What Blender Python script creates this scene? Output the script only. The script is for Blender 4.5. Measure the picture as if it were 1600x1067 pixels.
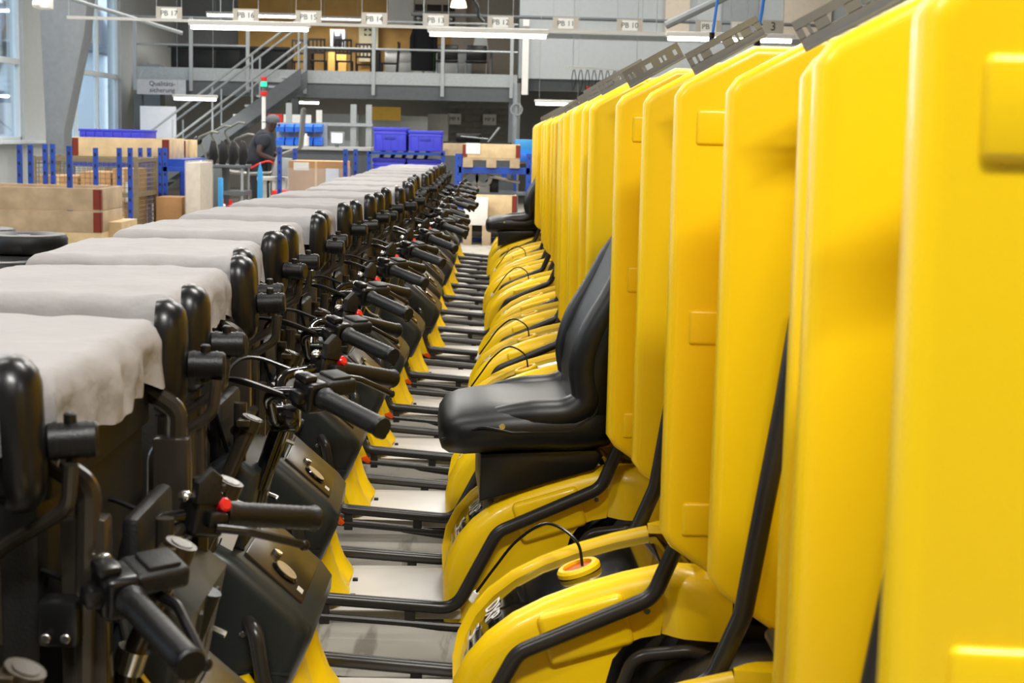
import bpy, bmesh, math, random
from mathutils import Vector, Matrix, Quaternion, noise
random.seed(7)
S = bpy.context.scene
for o in list(bpy.data.objects): bpy.data.objects.remove(o, do_unlink=True)
COL = S.collection
# ------------------------------------------------------------------ camera
FPX, CX, CY, CAMZ = 2450.0, 800.0, 533.5, 1.5
_d = Vector(((784-CX)/FPX, (CY-212)/FPX, -1.0)).normalized()
_u = Vector((0.021, 1.0, 0.0)); _u = (_u - _d*_d.dot(_u)).normalized()
_x = _d.cross(_u)
B = Matrix((_x, _d, _u))
cam = bpy.data.cameras.new('camera'); camo = bpy.data.objects.new('camera', cam); COL.objects.link(camo)
camo.matrix_world = Matrix.Translation((0, 0, CAMZ)) @ B.to_4x4()
cam.sensor_width = 36.0; cam.lens = 36.0*FPX/1600.0; cam.clip_start = 0.05; cam.clip_end = 300
cam.dof.use_dof = True; cam.dof.focus_distance = 4.6; cam.dof.aperture_fstop = 10.0
S.camera = camo
# ------------------------------------------------------------------ world, exposure
S.view_settings.view_transform = 'Standard'; S.view_settings.look = 'None'
S.view_settings.exposure = 0.42; S.view_settings.gamma = 1.0; S.view_settings.use_curve_mapping = False
W = bpy.data.worlds.new('world'); S.world = W; W.use_nodes = True
wn = W.node_tree.nodes; bgn = wn['Background']
bgn.inputs[0].default_value = (0.62, 0.76, 0.95, 1); bgn.inputs[1].default_value = 2.0     # overcast winter sky
# ceiling luminaires of the hall, last three rows added unseen to brighten its back: (x, y, z, length along x, watts); built as lamps further down
LAMPS = [(.55, -.4, 4.7, 1.5, 160), (4.4, -.4, 4.7, 1.5, 30), (-3.4, -.4, 4.7, 1.5, 85),
         (-3.0, 4.2, 4.6, 3.0, 55), (.7, 4.2, 4.6, 1.5, 90), (-6.6, 4.2, 4.6, 3.0, 55),
         (-3.0, 9.4, 4.6, 3.0, 65), (.7, 9.4, 4.6, 1.5, 95), (-6.6, 9.4, 4.6, 3.0, 85),
         (-2.6, 14.6, 4.6, 3.0, 100), (1.4, 14.6, 4.6, 3.0, 95), (-6.6, 14.6, 4.6, 3.0, 110),
         (-2.6, 20.0, 4.8, 3.0, 115), (1.4, 20.0, 4.8, 3.0, 100), (-6.4, 20.0, 4.8, 3.0, 120),
         (-2.6, 24.0, 5.4, 3.0, 100), (1.4, 24.0, 5.4, 3.0, 85), (-6.4, 24.0, 5.4, 3.0, 100),
         (-4.2, 30.6, 5.6, 3.0, 105), (.6, 30.6, 5.6, 3.0, 105), (4.6, 30.6, 5.6, 3.0, 80)]

def ray(px, py): return B @ Vector(((px-CX)/FPX, (CY-py)/FPX, -1.0))
def at(px, py, Y):
    w = ray(px, py); t = Y/w.y; return Vector((w.x*t, Y, CAMZ + w.z*t))
# ------------------------------------------------------------------ materials
def lin(c): return tuple(((v/12.92) if v <= .04045 else ((v+.055)/1.055)**2.4) for v in c)
def rgb(h): return lin(tuple(int(h[i:i+2], 16)/255 for i in (0, 2, 4)))
MATS = {}
def mat(name, hexc, rough=.5, metal=0., coat=0., var=.06, scale=12., bump=0., bscale=60., spec=.5, emit=0., trans=0., alpha=1.):
    m = bpy.data.materials.new(name); m.use_nodes = True; nt = m.node_tree; b = nt.nodes['Principled BSDF']
    c = rgb(hexc); n = nt.nodes.new('ShaderNodeTexNoise'); n.inputs['Scale'].default_value = scale; n.inputs['Detail'].default_value = 4
    tc = nt.nodes.new('ShaderNodeTexCoord'); nt.links.new(tc.outputs['Object'], n.inputs['Vector'])
    r = nt.nodes.new('ShaderNodeValToRGB')
    r.color_ramp.elements[0].position = .3; r.color_ramp.elements[1].position = .7
    r.color_ramp.elements[0].color = tuple(v*(1-var) for v in c)+(1,); r.color_ramp.elements[1].color = tuple(min(1, v*(1+var)) for v in c)+(1,)
    nt.links.new(n.outputs['Fac'], r.inputs['Fac']); nt.links.new(r.outputs['Color'], b.inputs['Base Color'])
    b.inputs['Roughness'].default_value = rough; b.inputs['Metallic'].default_value = metal
    b.inputs['Coat Weight'].default_value = coat; b.inputs['Coat Roughness'].default_value = .06
    b.inputs['Specular IOR Level'].default_value = spec
    if trans: b.inputs['Transmission Weight'].default_value = trans
    if alpha < 1: b.inputs['Alpha'].default_value = alpha
    if emit:
        nt.links.new(r.outputs['Color'], b.inputs['Emission Color']); b.inputs['Emission Strength'].default_value = emit
    if bump:
        n2 = nt.nodes.new('ShaderNodeTexNoise'); n2.inputs['Scale'].default_value = bscale; n2.inputs['Detail'].default_value = 3
        nt.links.new(tc.outputs['Object'], n2.inputs['Vector'])
        bp = nt.nodes.new('ShaderNodeBump'); bp.inputs['Strength'].default_value = bump; bp.inputs['Distance'].default_value = .01
        nt.links.new(n2.outputs['Fac'], bp.inputs['Height']); nt.links.new(bp.outputs['Normal'], b.inputs['Normal'])
    MATS[name] = m; return m
YEL = mat('yellow_paint', 'ffd40c', .34, coat=.22, var=.01, scale=3)
BLK = mat('black_plastic', '121213', .30, var=.1)
BLKM = mat('black_matt', '121211', .5, var=.12, bump=.12, bscale=250)
RUB = mat('black_rubber', '101010', .40, var=.1, bump=.1, bscale=320)
GLB = mat('glossy_black', '0d0d0e', .08, coat=.6, var=.05)
VINYL = mat('black_vinyl', '0f1012', .40, var=.06, bump=.05, bscale=400)
CHAR = mat('charcoal_tube', '373533', .3, metal=.3, var=.06)
OLIV = mat('brown_grey_tube', '4a443c', .22, metal=.6, var=.06)
CONS = mat('slate_console', '262b2c', .36, var=.06)
COVER = mat('grey_cover_fabric', 'a3a0a0', .75, var=.05, scale=5, bump=.45, bscale=24, spec=.2)
DECK = mat('pale_foot_deck', 'e0dcd6', .42, var=.035, scale=9)
ORNG = mat('orange_reflector', 'e8570a', .25, var=.04)
REDB = mat('red_button', 'd81f22', .25, coat=.4, var=.03)
CHRM = mat('bright_steel', 'd9d6cf', .18, metal=.95, var=.04)
BRAS = mat('brass_brown_plate', '3d3322', .28, metal=.3, var=.08)
GOLDP = mat('dull_gauge_face', 'b8a888', .35, metal=.3, var=.15, scale=60)
MIRR = mat('mirror_glass', 'e6ebee', .03, metal=1., var=.01)
GREYST = mat('slotted_grey_steel', '7b7c7d', .4, metal=.3, var=.05)
WHT = mat('white_print', 'f0eee9', .5, var=.02)
ORIN = mat('orange_inside', 'c85a08', .4, var=.1)
STICK = mat('pale_sticker', 'cfc8c0', .35, var=.05)

# ------------------------------------------------------------------ mesh building
def fillet(pts, rad, n=6):
    pts = [Vector(p) for p in pts]
    if not isinstance(rad, (list, tuple)): rad = [rad]*len(pts)
    out = [pts[0]]
    for i in range(1, len(pts)-1):
        p, a, b = pts[i], pts[i-1], pts[i+1]
        da, db = (a-p), (b-p); r = rad[i]
        ang = da.angle(db)
        if ang > 3.1 or r <= 0: out.append(p); continue
        t = min(r/math.tan(ang/2), da.length*.48, db.length*.48)
        pa, pb = p+da.normalized()*t, p+db.normalized()*t
        for k in range(n+1):
            u = k/n; out.append((1-u)**2*pa + 2*u*(1-u)*p + u*u*pb)
    out.append(pts[-1]); return out
def spline(pts, n=6):
    P = [Vector(p) for p in pts]; P = [P[0]*2-P[1]]+P+[P[-1]*2-P[-2]]; out = []
    for i in range(1, len(P)-2):
        for k in range(n):
            t = k/n; a, b, c, d = P[i-1], P[i], P[i+1], P[i+2]
            out.append(.5*((2*b)+(c-a)*t+(2*a-5*b+4*c-d)*t*t+(3*b-a-3*c+d)*t**3))
    return out+[P[-2]]
class MB:
    def __init__(s): s.bm = bmesh.new()
    def box(s, lo, hi, bev=0., mtx=None, seg=2):
        r = bmesh.ops.create_cube(s.bm, size=1.0); vs = r['verts']
        lo, hi = Vector(lo), Vector(hi)
        for v in vs: v.co = Vector((lo[i] + (v.co[i]+.5)*(hi[i]-lo[i]) for i in range(3)))
        if bev:
            es = list({e for v in vs for e in v.link_edges})
            r = bmesh.ops.bevel(s.bm, geom=es, offset=bev, segments=seg, profile=.5, affect='EDGES', clamp_overlap=True)
            vs = list({v for f in r['faces'] for v in f.verts} | {v for v in vs if v.is_valid})
        if mtx is not None:
            for v in vs: v.co = mtx @ v.co
        return s
    def bar(s, a, b, w, h, bev=0.):
        a, b = Vector(a), Vector(b); d = b-a; L = d.length
        q = d.to_track_quat('X', 'Z'); M = Matrix.Translation(a) @ q.to_matrix().to_4x4()
        return s.box((0, -w/2, -h/2), (L, w/2, h/2), bev, M)
    def tube(s, pts, r, n=10, cap=True):
        pts = [Vector(p) for p in pts]; m = len(pts)
        rr = r if isinstance(r, (list, tuple)) else [r]*m
        tan = [(pts[min(i+1, m-1)]-pts[max(i-1, 0)]).normalized() for i in range(m)]
        up = Vector((0, 0, 1)) if abs(tan[0].z) < .9 else Vector((0, 1, 0))
        u = (up - tan[0]*tan[0].dot(up)).normalized(); rings = []
        for i in range(m):
            u = (u - tan[i]*tan[i].dot(u)).normalized(); w = tan[i].cross(u)
            rings.append([s.bm.verts.new(pts[i] + (u*math.cos(2*math.pi*k/n) + w*math.sin(2*math.pi*k/n))*rr[i]) for k in range(n)])
        for i in range(m-1):
            for k in range(n): s.bm.faces.new((rings[i][k], rings[i][(k+1) % n], rings[i+1][(k+1) % n], rings[i+1][k]))
        if cap: s.bm.faces.new(rings[0][::-1]); s.bm.faces.new(rings[-1])
        return s
    def cyl(s, a, b, r, n=14, bev=0.):
        a, b = Vector(a), Vector(b)
        if bev:
            d = (b-a).normalized()
            return s.tube([a, a+d*bev*.0001, a+d*bev, b-d*bev, b-d*bev*.0001, b], [r-bev, r-bev, r, r, r-bev, r-bev], n)
        return s.tube([a, b], r, n)
    def ball(s, c, r, n=8, sc=(1, 1, 1)):
        q = bmesh.ops.create_uvsphere(s.bm, u_segments=n*2, v_segments=n, radius=r)
        for v in q['verts']: v.co = Vector((v.co[i]*sc[i]+c[i] for i in range(3)))
        return s
    def prism(s, prof, a, b, axis='y', bev=0., seg=2, mtx=None):
        def P(p, t): return {'y': (p[0], t, p[1]), 'x': (t, p[0], p[1]), 'z': (p[0], p[1], t)}[axis]
        v0 = [s.bm.verts.new(P(p, a)) for p in prof]; v1 = [s.bm.verts.new(P(p, b)) for p in prof]
        n = len(prof); fs = [s.bm.faces.new(v0), s.bm.faces.new(v1[::-1])]
        for i in range(n): fs.append(s.bm.faces.new((v0[(i+1) % n], v0[i], v1[i], v1[(i+1) % n])))
        bmesh.ops.recalc_face_normals(s.bm, faces=fs)
        vs = v0+v1
        if bev:
            es = list(fs[0].edges)+list(fs[1].edges)
            r = bmesh.ops.bevel(s.bm, geom=es, offset=bev, segments=seg, profile=.5, affect='EDGES', clamp_overlap=True)
            vs = list({v for f in r['faces'] for v in f.verts} | {v for v in vs if v.is_valid})
        if mtx is not None:
            for v in vs: v.co = mtx @ v.co
        return s
    def grid(s, nu, nv, fn, flip=False):
        V = [[s.bm.verts.new(fn(i/(nu-1), j/(nv-1))) for j in range(nv)] for i in range(nu)]
        for i in range(nu-1):
            for j in range(nv-1):
                q = (V[i][j], V[i+1][j], V[i+1][j+1], V[i][j+1]); s.bm.faces.new(q[::-1] if flip else q)
        return s
    def loft(s, rings, closed=True, cap=True):
        R = [[s.bm.verts.new(p) for p in r] for r in rings]; n = len(R[0])
        for i in range(len(R)-1):
            for k in range(n if closed else n-1):
                s.bm.faces.new((R[i][k], R[i][(k+1) % n], R[i+1][(k+1) % n], R[i+1][k]))
        if cap and closed: s.bm.faces.new(R[0][::-1]); s.bm.faces.new(R[-1])
        return s
    def ring(s, c, r0, r1, h, axis='z', n=24, ry=None):
        """flat ring / washer with outer r1, inner r0, height h along axis"""
        pr = [(r0, 0), (r1, 0), (r1, h*.6), ((r1*2+r0)/3, h), (r0, h)]
        Rs = []
        for k in range(n):
            a = 2*math.pi*k/n; row = []
            for (r, z) in pr:
                p = {'z': (r*math.cos(a), r*math.sin(a), z), 'x': (z, r*math.cos(a), r*math.sin(a)), 'y': (r*math.cos(a), z, r*math.sin(a))}[axis]
                row.append(s.bm.verts.new(Vector(c)+Vector(p)))
            Rs.append(row)
        m = len(pr)
        for k in range(n):
            for j in range(m): s.bm.faces.new((Rs[k][j], Rs[(k+1) % n][j], Rs[(k+1) % n][(j+1) % m], Rs[k][(j+1) % m]))
        return s
    def mesh(s, name, m, smooth=35., recalc=True):
        if recalc: bmesh.ops.recalc_face_normals(s.bm, faces=s.bm.faces)
        me = bpy.data.meshes.new(name); s.bm.to_mesh(me); s.bm.free()
        me.materials.append(m)
        if smooth:
            me.polygons.foreach_set('use_smooth', [True]*len(me.polygons)); me.set_sharp_from_angle(angle=math.radians(smooth))
        return me
def tag(o, label=None, cat=None, group=None, kind=None):
    if label: o['label'] = label
    if cat: o['category'] = cat
    if group: o['group'] = group
    if kind: o['kind'] = kind
    return o
def add(name, me, parent=None, loc=None):
    o = bpy.data.objects.new(name, me); COL.objects.link(o)
    if parent: o.parent = parent
    if loc is not None: o.location = loc
    return o
def empty(name, loc=(0, 0, 0), rz=0.):
    o = bpy.data.objects.new(name, None); COL.objects.link(o); o.location = loc; o.rotation_euler.z = rz; o.empty_display_size = .1
    return o
def ob(name, mb, m, parent=None, loc=None, smooth=35.): return add(name, mb.mesh(name, m, smooth), parent, loc)
def struct(name, mb, m, parent=None, smooth=35.):
    o = ob(name, mb, m, parent, smooth=smooth)
    if not parent: o['kind'] = 'structure'
    return o
_tc = {}
def text_mesh(body, size, m, ext=.0006, key=None):
    k = (body, size, m.name)
    if k in _tc: return _tc[k]
    c = bpy.data.curves.new('t', 'FONT'); c.body = body; c.size = size; c.extrude = ext; c.align_x = 'CENTER'; c.align_y = 'CENTER'; c.resolution_u = 3
    o = bpy.data.objects.new('t', c); COL.objects.link(o)
    dg = bpy.context.evaluated_depsgraph_get(); me = bpy.data.meshes.new_from_object(o.evaluated_get(dg))
    bpy.data.objects.remove(o); me.materials.clear(); me.materials.append(m); _tc[k] = me
    return me
def text(name, body, size, m, parent, origin, right, up, ext=.0006):
    o = add(name, text_mesh(body, size, m, ext), parent)
    r = Vector(right).normalized(); u = Vector(up).normalized(); n = r.cross(u)
    M = Matrix((r, u, n)).transposed().to_4x4(); M.translation = Vector(origin); o.matrix_local = M
    return o
# ================================================================== the delivery trike (front towards -x, origin under its middle)
def node(name, me, kids=(), loc=None, rot=None, label=None): return dict(n=name, me=me, k=list(kids), loc=loc, rot=rot, label=label)
def inst(nd, parent):
    o = add(nd['n'], nd['me'], parent, nd['loc'])
    if nd['rot'] is not None: o.rotation_mode = 'QUATERNION'; o.rotation_quaternion = nd['rot']
    if nd['label']: o['label'] = nd['label']
    for c in nd['k']: inst(c, o)
    return o
def build_trike_parts():
    P = {}
    # --- cargo crate at the front with ribs, rim and a drooping fabric cover
    m = MB(); m.box((-1.08, -.285, .60), (-.655, .285, 1.12), .025)
    for s in (-1, 1):
        for z in (.645, .675, .705, .735): m.box((-1.06, s*.285-.006, z), (-.675, s*.285+.006, z+.010), .003)
        m.box((-1.07, s*.288-.008, 1.05), (-.665, s*.288+.008, 1.11), .005)
    for z in (.645, .675, .705, .735): m.box((-.660, -.26, z), (-.648, .26, z+.010), .003)
    m.box((-.662, -.27, 1.04), (-.645, .27, 1.11), .005)
    P['crate'] = node('cargo_crate', m.mesh('cargo_crate', BLKM))
    P['cover'] = []
    for var in range(4):
        rs = random.Random(50+var); off = Vector((rs.uniform(0, 40), rs.uniform(0, 40), rs.uniform(0, 40)))
        m = MB(); x0, x1, hy = -1.10, -.640, .297; zt = 1.202; N = 64
        sk = .11/(.6+.22)
        def fn(u, v):
            # u along x, v along y, the outer margin of the sheet hangs down as a skirt
            def edge(t, L):
                d = .115; tt = t*(L+2*d)-d
                if tt < 0: return 0., -tt
                if tt > L: return L, tt-L
                return tt, 0.
            ex, dx = edge(u, x1-x0); ey, dy = edge(v, 2*hy)
            x = x0+ex; y = -hy+ey; drop = max(dx, dy)
            p = Vector((x*5, y*5, .3*drop))+off
            z = zt + .004*noise.noise(p) + .003*noise.noise(p*3.1) + .002*noise.noise(Vector((x*30, y*6, 2.))+off)
            ef = min(1, min(ex, x1-x0-ex, ey, 2*hy-ey)/.014)
            z -= .009*(1-ef)**2
            z += .004*math.sin((u-.5)*math.pi+1.57)
            if drop > 0:
                sgx = -1 if u < .5 else 1; sgy = -1 if v < .5 else 1
                wob = noise.noise(Vector((x*9, y*9, 1.3))+off)*.5+.5*noise.noise(Vector((x*21, y*21, drop*9))+off)
                flare = .003 + .024*wob*min(1, drop/.06)
                if dx > 0: x += sgx*(flare+.012*min(1, drop/.03))
                if dy > 0: y += sgy*(flare+.012*min(1, drop/.03))
                z -= drop*(.78+.22*wob+.12*(1 if (dx > 0 and dy > 0) else 0))
            return Vector((x, y, z))
        m.grid(N, N, fn)
        me = m.mesh('fabric_cover', COVER, 60)
        P['cover'].append(node('fabric_cover', me, label='light grey fabric cover'))
    # --- tubular front frame
    fr = []
    for s in (-1, 1):
        m = MB(); m.tube(fillet([(-.62, .27*s, .36), (-.60, .27*s, 1.06), (-.66, .27*s, 1.10), (-1.04, .27*s, 1.10)], .03), .016, 10)
        fr.append(node('frame_tube', m.mesh('frame_tube', OLIV)))
        m = MB(); m.box((-.635, .258*s-.02, .40), (-.578, .258*s+.02, 1.02), .006); fr.append(node('frame_upright', m.mesh('frame_upright', OLIV)))
        m = MB(); m.tube([(-.545, .125*s, .50), (-.537, .125*s, .985)], .0125, 10); fr.append(node('frame_tube', m.mesh('frame_tube', OLIV)))
        m = MB(); m.tube(fillet([(-.60, .185*s, .60), (-.575, .185*s, .80), (-.502, .185*s, .968)], .04), .0145, 12)
        nb = m.mesh('brace_tube', OLIV)
        m = MB(); m.cyl((-.575, .185*s, .795), (-.565, .185*s, .825), .0215, 14); c1 = node('clamp', m.mesh('clamp', CHRM))
        m = MB(); m.cyl((-.512, .185*s, .945), (-.503, .185*s, .967), .0215, 14).box((-.53, .185*s-.03, .955), (-.505, .185*s+.004, .967), .002); c2 = node('clamp', m.mesh('clamp', BRAS))
        fr.append(node('brace_tube', nb, [c1, c2]))
        m = MB(); m.box((-.655, .29*s-.022, .865), (-.605, .29*s+.022, .925), .008)
        b1 = MB()
        for dx in (-.012, .012): b1.cyl((-.63+dx, .29*s-.024, .88), (-.63+dx, .29*s-.030, .88), .006, 10, .001)
        br = node('clamp_block', m.mesh('clamp_block', BLK), [node('bolt', b1.mesh('bolt', CHRM))])
        fr.append(br)
    m = MB(); m.tube([(-.548, -.12, .93), (-.548, .12, .93)], .010, 10); fr.append(node('cross_tube', m.mesh('cross_tube', OLIV)))
    m = MB(); m.tube([(-.575, -.27, .62), (-.575, .27, .62)], .0125, 10); fr.append(node('cross_tube', m.mesh('cross_tube', OLIV)))
    m = MB(); m.box((-.60, -.11, .70), (-.575, .11, .98), .01); fr.append(node('frame_plate', m.mesh('frame_plate', BLKM)))
    m = MB(); m.prism([(-.625, .70), (-.60, .86), (-.555, .895), (-.50, .85), (-.53, .70)], -.15, .15, 'y', .018, 3)
    ch = []
    for s in (-1, 1):
        cc = MB(); cc.tube(spline([(-.59, .152*s, .865), (-.575, .155*s, .80), (-.545, .155*s, .755), (-.505, .150*s, .735)], 6), [.003]+[.006]*6+[.0065]*6+[.005]*6+[.002] if False else .0055, 6); ch.append(node('chrome_trim', cc.mesh('chrome_trim', CHRM)))
    fr.append(node('front_cowl', m.mesh('front_cowl', CONS), ch))
    P['frame'] = fr
    # --- mirror with arm (built for side +1 and -1)
    P['mirror'] = {}
    for s in (-1, 1):
        ar = MB(); ar.tube(fillet([(-.63, .31*s, .87), (-.63, .315*s, .985), (-.535, .325*s, 1.045), (-.53, .33*s, 1.10)], .035), .0095, 10)
        arm = node('mirror_arm', ar.mesh('mirror_arm', OLIV))
        def outline(k, w, h, n=28):
            a = 2*math.pi*k/n; c, t = math.cos(a), math.sin(a); e = .72
            return (abs(c)**e*(1 if c > 0 else -1)*w/2, abs(t)**e*(1 if t > 0 else -1)*h/2)
        def rg(x, sc): return [Vector((x, outline(k, .118*sc, .192*(sc*.6+.4))[0], outline(k, .118*sc, .192*(sc*.6+.4))[1])) for k in range(28)]
        m = MB(); m.loft([rg(-.006, .92), rg(-.011, .97), rg(-.004, 1.0), rg(.006, .995), rg(.015, .95), rg(.025, .84), rg(.033, .66), rg(.037, .4)])
        gl = MB(); gl.loft([rg(-.0075, .90), rg(-.0062, .905)])
        mo = MB(); mo.cyl((.036, 0, -.012), (.098, 0, -.012), .0225, 18, .004).cyl((.045, 0, -.012), (.050, 0, -.012), .024, 18).cyl((.082, 0, -.012), (.086, 0, -.012), .024, 18)
        mo.cyl((.066, 0, -.04), (.066, 0, .022), .008, 10, .002)
        P['mirror'][s] = (arm, m.mesh('mirror_housing', BLK, 50), gl.mesh('mirror_glass', MIRR), mo.mesh('mirror_mount', RUB))
    # --- front wheel, fork, steering column
    def wheel(cx, cy, r, w):
        t = MB(); prof = [(r-.075, -w*.32), (r-.045, -w*.5), (r-.012, -w*.44), (r, -w*.28), (r, w*.28), (r-.012, w*.44), (r-.045, w*.5), (r-.075, w*.32)]
        n = 32; R = []
        for k in range(n):
            a = 2*math.pi*k/n; R.append([t.bm.verts.new((cx+q[0]*math.cos(a), cy+q[1], r+q[0]*math.sin(a))) for q in prof])
        for k in range(n):
            for j in range(len(prof)): t.bm.faces.new((R[k][j], R[(k+1) % n][j], R[(k+1) % n][(j+1) % len(prof)], R[k][(j+1) % len(prof)]))
        tr = t.mesh('tyre', RUB, 50)
        d = MB(); d.cyl((cx, cy-w*.3, r), (cx, cy+w*.3, r), r-.07, 28, .006); d.cyl((cx, cy-w*.42, r), (cx, cy+w*.42, r), .03, 14)
        return node('wheel', tr, [node('rim', d.mesh('rim', CHRM))])
    P['wheels'] = [wheel(-.82, 0, .20, .10), wheel(.46, -.325, .21, .11), wheel(.46, .325, .21, .11)]
    st = []
    m = MB(); m.tube([(-.66, 0, .44), (-.505, 0, .85)], .022, 14); st.append(node('steering_column', m.mesh('steering_column', BLK)))
    for s in (-1, 1):
        m = MB(); m.tube(fillet([(-.82, .075*s, .20), (-.70, .075*s, .42), (-.64, .06*s, .50)], .03), .016, 10); st.append(node('fork_leg', m.mesh('fork_leg', BLK)))
        m = MB(); m.bar((-.60, .075*s, .50), (-.515, .06*s, .84), .024, .036, .004); st.append(node('column_strut', m.mesh('column_strut', BLKM)))
    m = MB(); n = 14
    m.loft([[Vector((-.82+rr*math.cos(a), y, .2+rr*math.sin(a))) for (rr, y) in ((.225, -.065), (.24, -.05), (.24, .05), (.225, .065), (.222, .0))] for a in [math.radians(20+140*k/n) for k in range(n+1)]])
    st.append(node('front_mudguard', m.mesh('front_mudguard', BLKM)))
    P['steer'] = st
    # --- handlebar; local origin at its pivot
    H = Vector((-.455, 0, .955)); P['H'] = H
    def h(p): return Vector(p)-H
    bar = MB()
    for s in (-1, 1):
        bar.tube(fillet([h((-.455, 0, .945)), h((-.475, .055*s, .95)), h((-.48, .12*s, 1.015)), h((-.385, .18*s, 1.025)), h((-.27, .30*s, .988))], .045), .0118, 12)
    bar.box(h((-.485, -.035, .925)), h((-.43, .035, .975)), .008).tube([h((-.46, 0, .95)), h((-.51, 0, .81))], .019, 12)
    kids = []
    for s in (-1, 1):
        a, b = h((-.370, .197*s, 1.018)), h((-.258, .312*s, .984)); d = (b-a).normalized()
        g = MB(); prof = [(0, .021), (.004, .0215), (.012, .0185), (.012, .0185)]
        L = (b-a).length; ps = [a, a+d*.004, a+d*.010]; rr = [.0205, .0215, .019]
        for q in range(12): ps += [a+d*(.016+q*(L-.03)/12), a+d*(.016+q*(L-.03)/12+.004)]; rr += [.0186, .0176]
        ps += [a+d*(L-.010), a+d*(L-.004), b]; rr += [.019, .0205, .0185]
        g.tube(ps, rr, 18); gm = g.mesh('grip', RUB, 40)
        kids.append(node('grip', gm))
        # switch block
        sb = MB(); c = h((-.395, .174*s, 1.022)); q = d.to_track_quat('X', 'Z').to_matrix().to_4x4(); q.translation = c
        sb.box((-.028, -.026, -.03), (.028, .024, .028), .010, q, 3).box((-.012, -.045, -.012), (.02, -.02, .012), .006, q).box((-.02, -.03, .024), (.015, .0, .04), .006, q)
        sub = sb.mesh('switch_block', BLK)
        kids.append(node('switch_block', sub))
        if s > 0:
            rb = MB(); rb.cyl(q @ Vector((.016, -.020, .016)), q @ Vector((.016, -.036, .024)), .0105, 12, .003)
            rb2 = MB(); rb2.box((.0, .004, .03), (.022, .012, .05), .002, q)
            kids.append(node('red_button', rb.mesh('red_button', REDB), label='small red push button'))
            hg = MB(); hg.prism([(-.03, .02), (.012, .02), (.006, .062), (-.012, .072), (-.032, .05)], -.032, -.014, 'y', .004, 2, q); kids.append(node('shroud', hg.mesh('shroud', BLKM)))
        else:
            rs = MB(); rs.box((-.03, .012, .0), (.03, .085, .030), .008, q, 3).box((-.022, .03, .028), (.022, .075, .036), .004, q); kids.append(node('brake_reservoir', rs.mesh('brake_reservoir', BLKM)))
        kn = MB(); kn.ball(q @ Vector((-.034, -.004, .026)), .011, 6, (1, 1, .8)); kids.append(node('cap_nut', kn.mesh('cap_nut', CHRM)))
        lv = MB(); o0 = q @ Vector((.0, .045 if s < 0 else -.045, -.01)); w = q.to_3x3() @ Vector((0, 1 if s < 0 else -1, 0))
        lv.tube(fillet([o0, o0+d*.04+w*.012, o0+d*.105+w*.004+Vector((0, 0, -.012)), o0+d*.15-w*.004+Vector((0, 0, -.02))], .03), [.008]+[.0065]*14+[.008, .0085], 8) if False else None
        pts = fillet([o0, o0+d*.045+w*.014, o0+d*.11+w*.006+Vector((0, 0, -.012)), o0+d*.15+Vector((0, 0, -.02))], .03)
        lv.tube(pts, .0065, 8); lv.ball(pts[-1], .009, 5); kids.append(node('brake_lever', lv.mesh('brake_lever', BLK)))
    for (y0, y1, zz, xo) in ((-.15, -.03, .90, -.56), (.15, .04, .88, -.57), (-.14, .02, .80, -.60)):
        cb = MB(); cb.tube(fillet([h((-.43, y0, 1.01)), h((xo, y0*1.1, 1.06)), h((xo-.03, y1*1.4, .97)), h((-.54, y1, zz-.1))], .07, 8), .0042, 6); kids.append(node('control_cable', cb.mesh('control_cable', BLK)))
    P['handlebar'] = node('handlebar', bar.mesh('handlebar', GLB), kids, loc=H+Vector((0, -.075, 0)))
    # --- console with face plate, gauge, key switch, sticker
    cp = [(-.60, .735), (-.535, .700), (-.412, .593), (-.392, .565), (-.394, .535), (-.468, .365), (-.56, .36), (-.64, .53), (-.645, .69)]
    m = MB(); m.prism(cp, -.203, .203, 'y', .03, 3)
    [m.box((-.62, y-.0015, .475), (-.43, y+.0015, .481), .001) for y in (-.203, .203)]
    n_ = Vector((.107, 0, .12)).normalized(); t_ = Vector((.12, 0, -.107)).normalized()
    c_ = Vector((-.4705, 0, .6465)); M = Matrix((t_, Vector((0, 1, 0)), -t_.cross(Vector((0, 1, 0))))).transposed().to_4x4()
    M = Matrix((t_, t_.cross(n_) * -1, n_)).transposed().to_4x4(); M.translation = c_
    fp = MB(); fp.box((-.074, -.145, -.003), (.072, .145, .004), .003, M)
    ga = MB(); ga.cyl(M @ Vector((.012, -.085, .003)), M @ Vector((.012, -.085, .012)), .030, 22, .003); gf = MB(); gf.cyl(M @ Vector((.012, -.085, .0118)), M @ Vector((.012, -.085, .0135)), .025, 22)
    ky = MB(); ky.cyl(M @ Vector((-.02, -.03, .003)), M @ Vector((-.02, -.03, .014)), .011, 12, .002)
    sk = MB(); sk.box((.050, -.11, .0038), (.064, -.085, .0048), 0, M)
    hk = MB(); hk.tube(fillet([(-.47, -.15, .44), (-.43, -.15, .42), (-.43, -.15, .35), (-.412, -.15, .335)], .02), .011, 8)
    bo = MB()
    for s in (-1, 1):
        for (x, z) in ((-.52, .555), (-.60, .66)): bo.cyl((x, .202*s, z), (x, .207*s, z), .0065, 10, .0015)
    P['console'] = node('console', m.mesh('console', CONS), [
        node('face_plate', fp.mesh('face_plate', BRAS)), node('gauge', ga.mesh('gauge', GLB)), node('gauge_face', gf.mesh('gauge_face', GOLDP)),
        node('key_switch', ky.mesh('key_switch', CHRM)), node('sticker', sk.mesh('sticker', STICK)), node('bag_hook', hk.mesh('bag_hook', BLK)), node('bolt', bo.mesh('bolt', CHRM))])
    # --- leg shield
    zp = [(-.450, .575), (-.445, .565), (-.437, .55), (-.428, .53), (-.418, .47), (-.405, .42), (-.388, .375), (-.366, .343)]
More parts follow.
